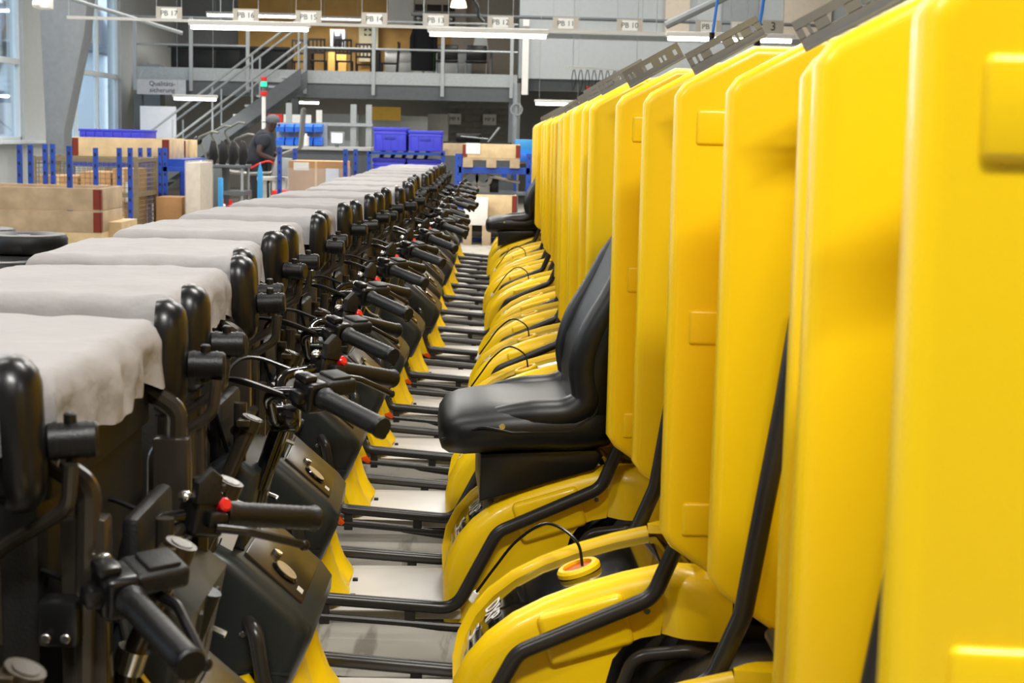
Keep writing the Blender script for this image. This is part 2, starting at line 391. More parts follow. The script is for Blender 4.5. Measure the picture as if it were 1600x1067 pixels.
    def shield(th):
        rows = []
        for i, (x, z) in enumerate(zp):
            row = []
            for k in range(17):
                y = -.19+.38*k/16; a = abs(y)/.19
                off = -.035*a**6 - .018*max(0, 1-(y/.055)**2)**.5*(1 if i < 7 else .3)
                row.append(Vector((x+off-th, y*(1+.05*(i/7)), z - (.003 if th else 0))))
            rows.append(row)
        return rows
    m = MB(); f, b = shield(0), shield(.012)
    rings = [list(fr_)+list(bk)[::-1] for fr_, bk in zip(f, b)]
    m.loft(rings)
    sh = m.mesh('leg_shield', YEL, 50); wk = []
    for s in (-1, 1):
        w = MB(); w.prism([(-.47, .335), (-.485, .345), (-.545, .45), (-.54, .475), (-.505, .485), (-.488, .46), (-.475, .42), (-.448, .345)], .215*s, .243*s, 'y', .008)
        wk.append(node('shield_wing', w.mesh('shield_wing', YEL)))
        r = MB(); r.prism([(-.478, .336), (-.44, .318), (-.432, .326), (-.447, .348)], .222*s, .247*s, 'y', .003); wk.append(node('reflector', r.mesh('reflector', ORNG), label='orange reflector'))
    P['shield'] = node('leg_shield', sh, wk)
    # --- foot deck, rails
    m = MB(); m.box((-.47, -.204, .306), (-.085, .204, .330), .005); dk = m.mesh('foot_deck', DECK)
    cl = MB(); cl.box((-.366, .045, .329), (-.352, .06, .337), .002); cl.box((-.366, -.10, .329), (-.352, -.085, .337), .002)
    P['deck'] = node('foot_deck', dk, [node('deck_clip', cl.mesh('deck_clip', BLK))])
    P['rails'] = []
    for s in (-1, 1):
        y = .222*s
        up = fillet([(-.53, y*.72, .60), (-.492, y, .56), (-.462, y, .367), (-.10, y, .340), (.0, y, .535), (.252, y, .648), (.297, y, .76), (.345, y*.95, 1.10), (.37, y*.95, 1.30)], [0, .03, .05, .06, .06, .06, .08, .1, 0], 7)
        m = MB(); m.tube(up, .0162, 12)
        lo = MB(); lo.tube([(-.50, y, .325), (-.11, y, .295), (.02, y, .292)], .0095, 10)
        bks = []
        for x in (-.435, -.225): bks.append(node('rail_bracket', MB().box((x, y-.006, .300), (x+.026, y+.006, .356), .002).mesh('rail_bracket', CHAR)))
        bks.append(node('rail_foot', MB().box((-.03, y-.02, .262), (.015, y+.008, .30), .004).mesh('rail_foot', BLK)))
        P['rails'].append(node('side_rail', m.mesh('side_rail', CHAR, 60), [node('lower_rail', lo.mesh('lower_rail', CHAR)), *bks]))
    m = MB(); m.prism([(-.36, .304), (-.26, .272), (-.14, .255), (.05, .24), (.95, .22), (.97, .55), (.42, .58), (.20, .304)], -.15, .15, 'y', .015); P['chassis'] = node('chassis', m.mesh('chassis', BLKM))
    # --- rear body: two yellow side shells with a glossy black channel between
    C = [(-.128, .285), (-.132, .40), (-.122, .455), (-.098, .505), (-.06, .55), (-.01, .59), (.05, .622), (.12, .65), (.20, .675), (.272, .692)]
    nr = []
    for i in range(len(C)):
        a, b = Vector(C[max(i-1, 0)]), Vector(C[min(i+1, len(C)-1)]); t = (b-a).normalized(); nr.append(Vector((-t.y, t.x)))
    P['shell'] = []
    for s in (-1, 1):
        m = MB(); prof = [(.134, .020), (.138, .005), (.145, .0), (.156, .001), (.172, .008), (.184, .022), (.188, .040)]
        rows = [[Vector((C[i][0]-nr[i].x*o, s*y, C[i][1]-nr[i].y*o)) for (y, o) in prof] for i in range(len(C))]
        V = [[m.bm.verts.new(p) for p in r] for r in rows]
        for i in range(len(C)-1):
            for k in range(len(prof)-1): m.bm.faces.new((V[i][k], V[i+1][k], V[i+1][k+1], V[i][k+1]))
        edge = [V[i][-1] for i in range(len(C))]
        tail = [m.bm.verts.new((x, s*.190, z)) for (x, z) in ((.272, .565), (.235, .558), (.205, .545), (.182, .515), (.168, .46), (.160, .38), (.150, .285))]
        m.bm.faces.new(edge+tail)
        # bulge on the flank
        an = math.radians(17); R = Matrix.Translation((.135, s*.19, .575)) @ Matrix.Rotation(-an, 4, 'Y')
        m.box((-.09, -.014, -.052), (.078, .014, .052), .013, R, 4)
        sm = m.mesh('side_shell', YEL, 40)
        bt = MB(); bt.cyl((.245, s*.188, .612), (.245, s*.1945, .612), .0075, 12, .0015)
        P['shell'].append(node('side_shell', sm, [node('bolt', bt.mesh('bolt', CHRM))]))
    m = MB(); rows = [[Vector((C[i][0]-nr[i].x*.018, y, C[i][1]-nr[i].y*.018)) for y in (-.137, 0, .137)] for i in range(len(C))]
    rows += [[Vector((x, y, z)) for y in (-.137, 0, .137)] for (x, z) in ((.29, .676), (.315, .655), (.33, .66), (.36, .645), (.45, .63), (.60, .63))]
    m.loft(rows, closed=False); sp = m.mesh('centre_channel', GLB, 60)
    def slope_pt(i, u, y, o):
        a, b = Vector(C[i]), Vector(C[i+1]); p = a.lerp(b, u); n = nr[i].lerp(nr[i+1], u); return Vector((p.x-n.x*o, y, p.y-n.y*o)), Vector((-n.y, 0, n.x)), Vector((n.x, 0, n.y))
    P['spine'] = node('centre_channel', sp); P['slope'] = slope_pt
    m = MB(); 
    p0, t0, n0 = slope_pt(2, .5, 0, .017); p1, t1, n1 = slope_pt(1, .8, 0, .017)
    m.loft([[p0+Vector((0, y, 0)) for y in (-.11, .11)], [p1+Vector((0, y, 0)) for y in (-.11, .11)]], closed=False)
    P['spine']['k'].append(node('sticker', m.mesh('sticker', STICK)))
    m = MB(); c = Vector((.125, .0, .633)); Rn = Vector((-.33, 0, .94)).normalized(); q = Rn.to_track_quat('Z', 'Y').to_matrix().to_4x4(); q.translation = c
    m.ring((0, 0, 0), .031, .045, .014, 'z', 28)
    for v in m.bm.verts: v.co = q @ v.co
    hole = MB(); hole.cyl(q @ Vector((0, 0, .002)), q @ Vector((0, 0, .008)), .032, 24)
    P['neck'] = node('filler_neck', m.mesh('filler_neck', YEL), [node('neck_inside', hole.mesh('neck_inside', ORIN))])
    cb = MB(); cb.tube(spline([(.132, .0, .638), (.118, .02, .690), (.06, .07, .712), (.0, .11, .665), (-.045, .135, .60), (-.075, .142, .555), (-.085, .143, .54)], 6), .0034, 6)
    pl = MB(); pl.cyl((-.083, .143, .543), (-.094, .145, .522), .007, 8, .001)
    P['cable'] = node('charging_lead', cb.mesh('charging_lead', BLK), [node('plug', pl.mesh('plug', WHT))])
    # --- rear fenders and arch liners
    P['fender'] = []
    for s in (-1, 1):
        m = MB(); ys = [(.274, .188), (.283, .196), (.297, .210), (.315, .222), (.36, .232), (.40, .236)]
        rows = []
        for i, (x, y) in enumerate(ys):
            top = .695 - .05*max(0, (x-.29))
            rows.append([Vector((x, s*.136, top-.016)), Vector((x, s*.144, top)), Vector((x, s*(y-.035), top+.002)), Vector((x, s*(y-.010), top-.010)), Vector((x, s*y, top-.035)), Vector((x, s*y, .567))])
        m.loft(rows, closed=False)
        P['fender'].append(node('rear_fender', m.mesh('rear_fender', YEL, 45)))
        a = MB(); n = 16
        sec = [(.285, .195), (.285, .375), (.268, .392), (.25, .392), (.25, .376), (.268, .372), (.268, .20)]
        a.loft([[Vector((.46+rr*math.cos(t), s*y, .28+rr*math.sin(t))) for (rr, y) in sec] for t in [math.radians(12+160*k/n) for k in range(n+1)]])
        P['fender'].append(node('wheel_arch', a.mesh('wheel_arch', BLK, 45)))
    m = MB(); m.tube(fillet([(.18, -.20, .40), (.22, -.215, .53), (.32, -.225, .545), (.50, -.225, .50), (.60, -.2, .62)], .05), .0135, 10); P['fender'].append(node('rear_tube', m.mesh('rear_tube', CHAR, 60)))
    m = MB(); m.tube([(.34, -.20, .735), (.34, .20, .735)], .012, 10); P['fender'].append(node('rear_tube', m.mesh('rear_tube', CHAR, 60)))
    m = MB(); m.box((.40, -.19, .60), (.90, .19, .68), .01); P['fender'].append(node('load_plate', m.mesh('load_plate', BLKM)))
    # --- tall yellow container
    xf = .25; prof = [(xf, .80), (xf, 1.575), (xf+.015, 1.598), (xf+.135, 1.664), (.93, 1.664), (.95, 1.644), (.95, .63), (.93, .61), (.505, .61), (xf+.02, .770)]
    pr = []
    for i in range(len(prof)): pr.append(Vector((prof[i][0], prof[i][1], 0)))
    cont = []
    for s in (-1, 1):
        m = MB(); m.prism(prof, s*.330, s*.286, 'y', .018, 5)
        for zc in (1.522, 1.172, .825):
            m.box((xf+.037, s*.330-.008 if s > 0 else s*.330-.0048, zc-.031), (xf+.30, s*.330+.0048 if s > 0 else s*.330+.008, zc+.031), .0075, None, 4)
        cont.append(node('side_panel', m.mesh('side_panel', YEL, 40)))
    m = MB(); m.box((.52, -.295, .64), (.545, .295, 1.645), .004); cont.append(node('inner_wall', m.mesh('inner_wall', YEL)))
    m = MB(); m.box((.925, -.295, .63), (.948, .295, 1.65), .004); cont.append(node('rear_wall', m.mesh('rear_wall', YEL)))
    m = MB(); m.box((.40, -.295, 1.635), (.945, .295, 1.660), .004); cont.append(node('roof_panel', m.mesh('roof_panel', YEL)))
    m = MB(); m.box((.51, -.295, .62), (.945, .295, .645), .004); cont.append(node('floor_panel', m.mesh('floor_panel', YEL)))
    # slotted steel profile on the roof slope
    a = Vector((.335, .12, 1.632)); b = Vector((.475, .12, 1.712)); d = (b-a); L = d.length; q = d.to_track_quat('X', 'Z').to_matrix().to_4x4(); q.translation = a
    m = MB(); m.box((0, -.002, 0), (L, .002, .016), 0, q).box((0, -.002, .030), (L, .002, .044), 0, q); x = 0
    for (x0, x1) in ((0, .010), (.017, .022), (.029, .05), (.078, .10), (.107, .112), (.119, .14), (.150, L)): m.box((x0, -.002, .015), (x1, .002, .031), 0, q)
    m.box((0, -.016, -.003), (L, .002, .002), 0, q)
    cont.append(node('slotted_profile', m.mesh('slotted_profile', GREYST)))
    P['container'] = cont
    # --- seat (cushion, backrest, plinth)
    def seat_sec(cx, cz, nx, nz, w, th, dip, n=26):
        r = []
        for k in range(n):
            a = 2*math.pi*k/n; c, t = math.cos(a), math.sin(a); e = .7
            y = abs(c)**e*(1 if c > 0 else -1)*w; hh = abs(t)**.7*(1 if t > 0 else -1)*th
            if t > 0: hh -= dip*max(0, 1-(y/(w*.72))**4)
            r.append(Vector((cx+nx*hh, y, cz+nz*hh)))
        return r
    secs = []
    for (x, z, w, th, dip) in ((-.148, .755, .10, .020, 0), (-.142, .758, .165, .042, 0), (-.125, .765, .20, .058, 0), (-.09, .772, .222, .066, .0), (-.04, .778, .232, .068, .0), (.01, .785, .236, .069, .010), (.03, .787, .236, .070, .016), (.10, .790, .236, .072, .020), (.17, .792, .234, .076, .018), (.22, .796, .228, .078, .01), (.27, .80, .215, .07, 0), (.29, .80, .18, .05, 0)):
        secs.append(seat_sec(x, z, -.08, 1., w, th, dip))
    m = MB(); m.loft(secs); cu = m.mesh('seat_cushion', VINYL, 60)
    secs = []
    for (x, z, w, th, dip, tx) in ((.245, .80, .20, .05, 0, 0), (.235, .84, .222, .062, 0, 0), (.232, .90, .232, .064, .01, 0), (.240, .97, .236, .064, .018, .15), (.268, 1.04, .238, .062, .02, .42), (.305, 1.12, .236, .060, .02, .45), (.338, 1.20, .228, .056, .015, .40), (.36, 1.27, .21, .050, .008, .3), (.368, 1.30, .185, .040, 0, .25), (.372, 1.318, .14, .022, 0, .2)):
        nv = Vector((-1, 0, tx)).normalized(); secs.append(seat_sec(x, z, nv.x, nv.z, w, th, dip))
    m = MB(); m.loft(secs); bk = m.mesh('seat_back', VINYL, 60)
    m = MB(); m.prism([(-.045, .60), (-.045, .722), (.24, .735), (.26, .72), (.24, .685)], -.185, .185, 'y', .006); pb = m.mesh('seat_plinth', BLK)
    m = MB(); m.tube(fillet([(-.14, -.18, .757), (-.04, -.237, .80), (.03, -.235, .785), (.17, -.232, .79), (.235, -.22, .83), (.245, -.225, .93)], .04), .0035, 6)
    dk = MB(); dk.cyl((.005, -.240, .802), (.005, -.246, .802), .008, 10, .001)
    bol = []
    for s in (-1, 1):
        q_ = MB(); ps = spline([(-.06, .15*s, .80), (.02, .185*s, .815), (.10, .195*s, .822), (.17, .197*s, .83), (.212, .198*s, .865), (.205, .198*s, .94), (.225, .198*s, 1.02), (.275, .195*s, 1.11), (.32, .185*s, 1.20), (.35, .165*s, 1.27)], 5)
        nn = len(ps); q_.tube(ps, [.012+.028*min(1, i/9, (nn-1-i)/6)**.6 for i in range(nn)], 14); bol.append(node('seat_bolster', q_.mesh('seat_bolster', VINYL, 60)))
    P['seat'] = bol+[node('seat_cushion', cu, [node('seam', m.mesh('seam', VINYL)), node('seat_stud', dk.mesh('seat_stud', CHRM))], label='black vinyl seat cushion'), node('seat_back', bk, label='black vinyl backrest'), node('seat_plinth', pb)]
    return P
TP = build_trike_parts()
XV = [.022, .099, .05, .0, -.02, -.015, .005, .03, .08, .05, .03, .06, .06, .03, .03, .045]
YK = [3.98+.905*(k-3) for k in range(16)]
TRIKE_LABELS = ['nearest yellow delivery trike, its tall container cut off at the right edge',
 'second yellow delivery trike from the camera, its large oval mirror beside the nearest grey cover',
 'third yellow delivery trike from the camera, open filler ring just before the big seat',
 'yellow delivery trike fitted with a black seat, fourth and nearer of the two with seats',
 'yellow delivery trike directly behind the one with the big black seat, fifth from the camera',
 'yellow delivery trike without seat, sixth in the row counted from the camera',
 'yellow delivery trike without seat, seventh in the row counted from the camera',
 'yellow delivery trike without seat, eighth in the row counted from the camera',
 'yellow delivery trike without seat, ninth in the row counted from the camera',
 'yellow delivery trike without seat, tenth in the row counted from the camera',
 'yellow delivery trike without seat, eleventh in the row counted from the camera',
 'yellow delivery trike without seat, twelfth in the row counted from the camera',
 'yellow delivery trike just before the far one with a seat, thirteenth in the row',
 'distant yellow delivery trike with a black seat, fourteenth in the row near its far end',
 'last but one yellow delivery trike of the row, just behind the small seat',
 'very last yellow delivery trike at the far end of the row by the blue rack']
rv = random.Random(11)
for k in range(16):
    t = empty('delivery_trike', (XV[k], YK[k], 0), {0: -.10, 3: .045}.get(k, 0)); tag(t, TRIKE_LABELS[k], 'delivery trike', 'delivery trikes parked side by side')
    inst(TP['crate'], t); inst(TP['cover'][[0, 1, 2, 3][k % 4]], t)
    for nd in TP['frame']+TP['wheels']+TP['steer']: inst(nd, t)
    for s in (-1, 1):
        arm, hs, gl, mo = TP['mirror'][s]; sx = (.075 if s < 0 else .02) if k == 1 else .11 if k == 0 else 0
        inst(arm, t).location.x = -sx
        jy = rv.uniform(-.06, .14) if s < 0 else rv.uniform(-.08, .10)
        if k == 3 and s > 0: jy = -.30
        if k == 1: jy = .25 if s < 0 else .12
        h_ = add('mirror_housing', hs, t, (-.605+rv.uniform(-.012, .012)-sx, .33*s, 1.135)); h_.rotation_euler = (0, rv.uniform(-.05, .03), jy)
        add('mirror_glass', gl, h_); add('mirror_mount', mo, h_)
    hb = inst(TP['handlebar'], t)
    ax = Vector((.36, 0, .93)).normalized(); th = rv.uniform(-.10, .10); tl = rv.uniform(-.04, .05)
    if k < 2: hb.location = Vector(hb.location)+Vector((-.145, -.04, -.08)); th = -.12; tl = 0
    if k == 2: th = .04; tl = 0
    hb.rotation_mode = 'QUATERNION'; hb.rotation_quaternion = Quaternion(ax, th) @ Quaternion((0, 1, 0), tl) @ Quaternion((1, 0, 0), .075 if k < 2 else -.03)
    for key in ('console', 'shield', 'deck', 'chassis', 'spine'): inst(TP[key], t)
    for key in ('rails', 'shell', 'fender', 'container'):
        for nd in TP[key]: inst(nd, t)
    for (bd, sz, i, u) in (('DXP', .058, 3, .95), ('5', .058, 2, .85)):
        p, tt, nn = TP['slope'](i, u, .03, .0165); tt = Vector((nn.z, 0, -nn.x)).normalized()*-1
        upv = Vector((nn.z, 0, -nn.x)); upv = upv if upv.z > 0 else -upv
        text('lettering', bd, sz, WHT, t, p, (0, -1, 0), upv)
    if k in (3, 13):
        for nd in TP['seat']: inst(nd, t)
    else:
        inst(TP['neck'], t)
        if k in (2, 4, 5, 6, 9, 11): inst(TP['cable'], t)
# ================================================================== the hall
def pbox(mb, x0, y0, x1, y1, Y, dep, bev=0.):
    a, b = at(x0, (y0+y1)/2, Y), at(x1, (y0+y1)/2, Y); t, u = at((x0+x1)/2, y0, Y), at((x0+x1)/2, y1, Y)
    mb.box((min(a.x, b.x), min(Y, Y+dep), min(t.z, u.z)), (max(a.x, b.x), max(Y, Y+dep), max(t.z, u.z)), bev); return mb
def Z(py, Y, px=640): return at(px, py, Y).z
def X(px, Y, py=212): return at(px, py, Y).x
CONC = mat('hall_concrete', 'a6a195', .55, var=.10, scale=3.5, bump=.05, bscale=40)
nt = CONC.node_tree; bs = nt.nodes['Principled BSDF']       # scuffs and tyre streaks on the slab
tc = nt.nodes.new('ShaderNodeTexCoord'); mp = nt.nodes.new('ShaderNodeMapping'); mp.inputs['Scale'].default_value = (9, 1.1, 1); mp.inputs['Rotation'].default_value = (0, 0, .5)
ns = nt.nodes.new('ShaderNodeTexNoise'); ns.inputs['Scale'].default_value = 1.6; ns.inputs['Detail'].default_value = 6
cr = nt.nodes.new('ShaderNodeValToRGB'); cr.color_ramp.elements[0].position = .60; cr.color_ramp.elements[1].position = .68
mx = nt.nodes.new('ShaderNodeMix'); mx.data_type = 'RGBA'; mx.inputs['B'].default_value = rgb('7b766b')+(1,)
nt.links.new(tc.outputs['Object'], mp.inputs['Vector']); nt.links.new(mp.outputs[0], ns.inputs['Vector']); nt.links.new(ns.outputs['Fac'], cr.inputs['Fac']); nt.links.new(cr.outputs['Color'], mx.inputs['Factor'])
src = bs.inputs['Base Color'].links[0].from_socket; nt.links.new(src, mx.inputs['A']); nt.links.new(mx.outputs['Result'], bs.inputs['Base Color'])
WALLM = mat('painted_wall', 'b3b1aa', .7, var=.04); WALLD = mat('grey_wall', '8d9093', .7, var=.05); CEIL = mat('ceiling_grey', '9a9a96', .8, var=.05)
GALV = mat('galvanised_steel', 'a9aeb0', .4, metal=.4, var=.08, scale=30); DGREY = mat('dark_grey_steel', '5c6165', .5, metal=.2, var=.06); MGREY = mat('mid_grey_panel', '8b9092', .6, var=.05)
WFRM = mat('white_window_frame', 'dfe6ea', .5, var=.03); WHITE = mat('white_laminate', 'e9e8e4', .5, var=.02); BEIGE = mat('beige_panel', 'c9bcab', .6, var=.04)
OCHR = mat('birch_ply_wall', 'c79a4e', .55, var=.10, scale=4); DARKW = mat('dark_brown_wood', '241a15', .45, var=.15); WOOD = mat('raw_pine', 'd6bb90', .65, var=.16, scale=7)
WOOD2 = mat('worn_pine', 'b39d80', .7, var=.2, scale=6); HING = mat('red_brown_hinge', '7c2a1a', .5, metal=.2, var=.12); BLUEP = mat('blue_rack_steel', '1d48aa', .45, var=.07)
CRATEB = mat('blue_violet_crate', '4348d8', .42, var=.05); BINB = mat('bright_blue_bin', '2f74e0', .4, var=.05); CARD = mat('cardboard', 'b58a5c', .75, var=.08)
GLASS = mat('window_glass', 'eef6fa', .02, trans=1., var=.0, spec=.3); FILM = mat('stretch_film', 'e8e4de', .12, trans=.0, var=.05, alpha=.28, bump=.8, bscale=22)
SIGNP = mat('sign_plate', 'b9b2a6', .5, var=.03); INK = mat('dark_ink', '3a3f55', .6, var=.03); INKK = mat('black_ink', '161616', .6, var=.03); RED = mat('signal_red', 'd8231f', .35, var=.03); REDG = mat('red_plastic', 'c8231c', .45, var=.05)
GREENL = mat('green_signal_lens', '25e08a', .3, var=.02, emit=1.6); WIRE = mat('wire_mesh_steel', '8a7d62', .5, metal=.4, var=.1); BLKS = mat('blockwork', '8f8d85', .85, var=.1, scale=20, bump=.2)
TUBE = mat('lit_tube', 'fffdf6', .4, var=0, emit=9.); SCRN = mat('screen', 'dfe9ff', .3, var=.0, emit=2.2); WARM = mat('lit_shade', 'ffe9b8', .5, var=0., emit=3.)
STEELT = mat('raw_steel_tube', '85857f', .3, metal=.6, var=.06); LBLUE = mat('light_blue_plastic', '3f9fe0', .4, var=.04); HOSE = mat('blue_hose', '2d6fd0', .35, var=.04); YELP = mat('yellow_plastic', 'e8b820', .45, var=.05)
PALEB = mat('pale_board', 'dfe3ec', .5, var=.02)

YB = 41.0; XL = -8.3; XR = 11.0; ZC = 6.6
mb = MB(); mb.box((XL-.3, -9, -.2), (XR+.3, YB+.3, 0)); struct('floor', mb, CONC)
mb = MB(); mb.box((XL-.3, -9, ZC), (XR+.3, YB+.3, ZC+.2)); struct('ceiling', mb, CEIL)
mb = MB(); mb.box((XL-.3, YB, 0), (XR+.3, YB+.3, ZC)); struct('wall_back', mb, WALLM)
mb = MB(); mb.box((XR, -9, 0), (XR+.3, YB, ZC)); struct('wall_right', mb, WALLM)
mb = MB(); mb.box((XL-.3, -9.3, 0), (XR+.3, -9, ZC)); struct('wall_front', mb, WALLM)
# left wall with window openings: y ranges of the windows
WIN = [(2.0, 8.0), (12.0, 18.0), (20.9, 27.6), (29.6, 34.6)]; WZ0, WZ1 = 1.25, 4.4
mb = MB(); mb.box((XL-.3, -9, 0), (XL, YB, WZ0)).box((XL-.3, -9, WZ1), (XL, YB, ZC)); y = -9
for (a, b) in WIN+[(YB, YB)]:
    mb.box((XL-.3, y, WZ0), (XL, a, WZ1)); y = b
struct('wall_left', mb, mat('white_grey_wall', 'c3c7c8', .7, var=.03))
for i, (a, b) in enumerate(WIN):
    w = empty('window_%d' % (i+1), (XL-.12, (a+b)/2, WZ0)); w['kind'] = 'structure'
    L = (b-a)/2; H = WZ1-WZ0; nv = 4 if i != 3 else 3
    for s in (-1, 1): ob('window_frame', MB().box((-.06, s*L-.05, 0), (.06, s*L+.05, H)), WFRM, w)
    for z in (0, H): ob('window_frame', MB().box((-.06, -L, z-.05), (.06, L, z+.05)), WFRM, w)
    for k in range(1, nv): ob('mullion', MB().box((-.05, -L+2*L*k/nv-.04, 0), (.05, -L+2*L*k/nv+.04, H)), WFRM, w)
    ob('transom', MB().box((-.055, -L, 1.28), (.055, L, 1.38)), WFRM, w)
    for k in range(nv):
        for (z0, z1) in ((.05, 1.28), (1.38, H-.05)): ob('pane', MB().box((-.004, -L+2*L*k/nv+.04, z0), (.004, -L+2*L*(k+1)/nv-.04, z1)), GLASS, w)
mb = MB(); mb.box((XL, 2, WZ0-.06), (XL+.22, 34.8, WZ0-.01)); struct('trim_1', mb, WFRM)
# wedge-shaped column between the windows
Y = 26.2; a = [at(58, 0, Y), at(136, 14, Y), at(100, 210, Y), at(94, 260, Y), at(72, 260, Y), at(70, 200, Y)]
c = MB(); pr = [(a[0].x, 4.6), (a[1].x+.12, 4.6), (a[1].x-.05, a[1].z-.4), (a[2].x, 1.4), (a[2].x, 0), (a[4].x, 0), (a[4].x, 1.4)]
c.prism(pr, Y, Y+.5, 'y', .02); o = ob('concrete_column', c, mat('cast_concrete', '7c8084', .75, var=.07, bump=.1)); tag(o, 'grey wedge-shaped concrete column standing between the tall windows', 'column')
# outside: lawn, bare trees, pale building
mb = MB(); mb.box((-60, -20, -.4), (XL-.3, 80, -.2)); struct('ground_outside', mb, mat('winter_lawn', '8f9682', .9, var=.15))
def bare_tree(base, h, seed):
    r = random.Random(seed); m = MB()
    def br(p, d, L, rad, lev):
        q = p+d*L*.5+Vector((r.uniform(-.05, .05), r.uniform(-.05, .05), 0))*L; e = p+d*L
        m.tube([p, q, e], [rad, rad*.8, rad*.6], 5)
        if lev == 0: return
        for k in range(3 if lev > 1 else 4):
            nd = (d+Vector((r.uniform(-.8, .8), r.uniform(-.8, .8), r.uniform(-.1, .6)))).normalized(); br(p+d*L*r.uniform(.5, 1), nd, L*r.uniform(.55, .75), rad*.55, lev-1)
    br(Vector((0, 0, 0)), Vector((0, 0, 1)), h*.38, h*.018, 4)
    return m
for i, (p, h, lab) in enumerate((((-13, 33, -.3), 8, 'bare winter tree outside, seen through the left end of the near window'), ((-14.5, 45, -.3), 9, 'bare winter tree outside the far window, nearest to its wall'), ((-19, 50, -.3), 10, 'taller bare winter tree further behind the far window'))):
    o = ob('bare_tree', bare_tree(p, h, 3+i), mat('bark', '6f6a62', .9), None, p); tag(o, lab, 'tree', 'bare trees outside')
bl = empty('pale_building', (-30, 66, -.3)); tag(bl, 'pale low building outside the left windows', 'building')
ob('wall', MB().box((-9, 0, 0), (12, 6, 5)), mat('pale_render', 'c9ced3', .8), bl); ob('roof', MB().prism([(-1, 5), (7, 5), (3, 7)], -9.5, 12.5, 'x'), mat('slate_roof', '6d6f74', .8), bl)
for k in range(6): ob('window', MB().box((-7.5+k*3.1, -.05, 1.4), (-6.2+k*3.1, .05, 3.2), .02), mat('dark_pane%d' % k, '55606b', .2), bl)
# ceiling luminaires
def lamp_fit(x, y, z, L, w, label, group, rod=True, rodz=None):
    t = empty('strip_light', (x, y, z)); tag(t, label, 'light', group)
    ob('housing', MB().box((-L/2, -.05, 0), (L/2, .05, .06), .01), WHITE, t); ob('tube', MB().cyl((-L/2+.03, 0, -.022), (L/2-.03, 0, -.022), .024, 10), TUBE, t)
    if rod:
        for s in (-1, 1): ob('suspension_wire', MB().tube([(s*L*.4, 0, .06), (s*L*.4, 0, (rodz or ZC)-z)], .004, 5), GALV, t)
    l = bpy.data.lights.new('strip_glow', 'AREA'); l.shape = 'RECTANGLE'; l.size = L-.06; l.size_y = .12; l.energy = w; l.color = (1, .972, .92)
    lo = bpy.data.objects.new('strip_glow', l); COL.objects.link(lo); lo.parent = t; lo.location = (0, 0, -.05)
    return t
ROWS = ['first', 'second', 'third', 'fourth', 'fifth', 'sixth', 'seventh']
for i, (x, y, z, L, w) in enumerate(LAMPS):
    lamp_fit(x, y, z, L, w, 'unseen white suspended strip light above the picture, %s lamp of the %s row' % (('middle', 'right', 'left')[i % 3], ROWS[i//3]), 'high strip lights of the hall')
# the long white lighting rail across the picture with three lit tubes
YR = 19.3
r0, r1 = at(105, 31, YR), at(1300, 64, YR); t = empty('lighting_rail', (r0.x, YR, r0.z+.03)); tag(t, 'long thin white lighting rail hanging across the hall under the signs', 'rail')
dz = (r1.z-r0.z)
ob('rail', MB().bar((0, 0, 0), (r1.x-r0.x, 0, dz), .05, .035), WHITE, t)
for px in (110, 345, 660, 1020): ob('suspension_wire', MB().tube([(X(px, YR)-r0.x, 0, dz*(px-105)/1195), (X(px, YR)-r0.x, 0, ZC-r0.z-.03)], .006, 5), GALV, t)
for (p0, p1, py, lab) in ((295, 485, 44, 'lit white tube on the lighting rail, leftmost of the three, above the stairs'), (668, 857, 55, 'lit white tube on the lighting rail, middle one, above the black jacket'), (1040, 1240, 62, 'lit white tube on the lighting rail, rightmost, just over the yellow containers')):
    a, b = at(p0, py, YR), at(p1, py, YR); lamp_fit((a.x+b.x)/2, YR, at((p0+p1)/2, py, YR).z+.02, b.x-a.x, 14, lab, 'tubes on the lighting rail', False)
# ------------------------------------------------------------------ mezzanine with railing and stairs
YM = 33.0; zf = Z(118, YM); mz = empty('mezzanine', (0, YM, 0)); mz['kind'] = 'structure'
x0, x1 = X(213, YM), X(806, YM)
ob('floor_slab', MB().box((x0, 0, zf-.12), (x1, YB-YM, zf)), MGREY, mz)
ob('edge_plate', MB().box((x0, -.05, zf-.20), (x1, 0, zf+.06)), GALV, mz)
ob('edge_beam', MB().box((x0, -.02, zf-.50), (x1, .2, zf-.20)), DGREY, mz)
for px in (213, 300, 388, 477, 583, 690, 797): ob('rail_post', MB().box((X(px, YM)-.035, -.1, zf-.42), (X(px, YM)+.035, -.04, zf+1.1)), GALV, mz)
for z in (.52, 1.08): ob('railing', MB().tube([(x0, -.07, zf+z), (X(388, YM), -.07, zf+z)], .022, 8), GALV, mz); ob('railing', MB().tube([(X(477, YM), -.07, zf+z), (x1, -.07, zf+z)], .022, 8), GALV, mz)
for px in (216, 460, 800): ob('support_post', MB().box((X(px, YM)-.08, .0, 0), (X(px, YM)+.08, .16, zf-.5)), DGREY, mz)
st = empty('staircase', (X(470, 31.6), 31.6, 0)); tag(st, 'grey steel staircase climbing from lower left to the mezzanine', 'staircase')
run = X(470, 31.6)-X(250, 31.6); steps = 14
for yy in (0, 1.0):
    m = MB(); m.prism([(0, zf+.05), (0, zf-.30), (-run*zf/2.3, -.0), (-run*zf/2.3-.45, -.0)], yy-.03, yy+.03, 'y'); ob('stringer', m, DGREY, st)
    for hh in (.55, 1.05): ob('handrail', MB().tube([(0, yy, zf+hh), (-run*zf/2.3-.2, yy, hh)], .024, 8), GALV, st)
    for f in (.0, .28, .52, .76): ob('baluster', MB().tube([(-run*zf/2.3*f-.05, yy, zf*(1-f)), (-run*zf/2.3*f-.05, yy, zf*(1-f)+1.03)], .02, 8), GALV, st)
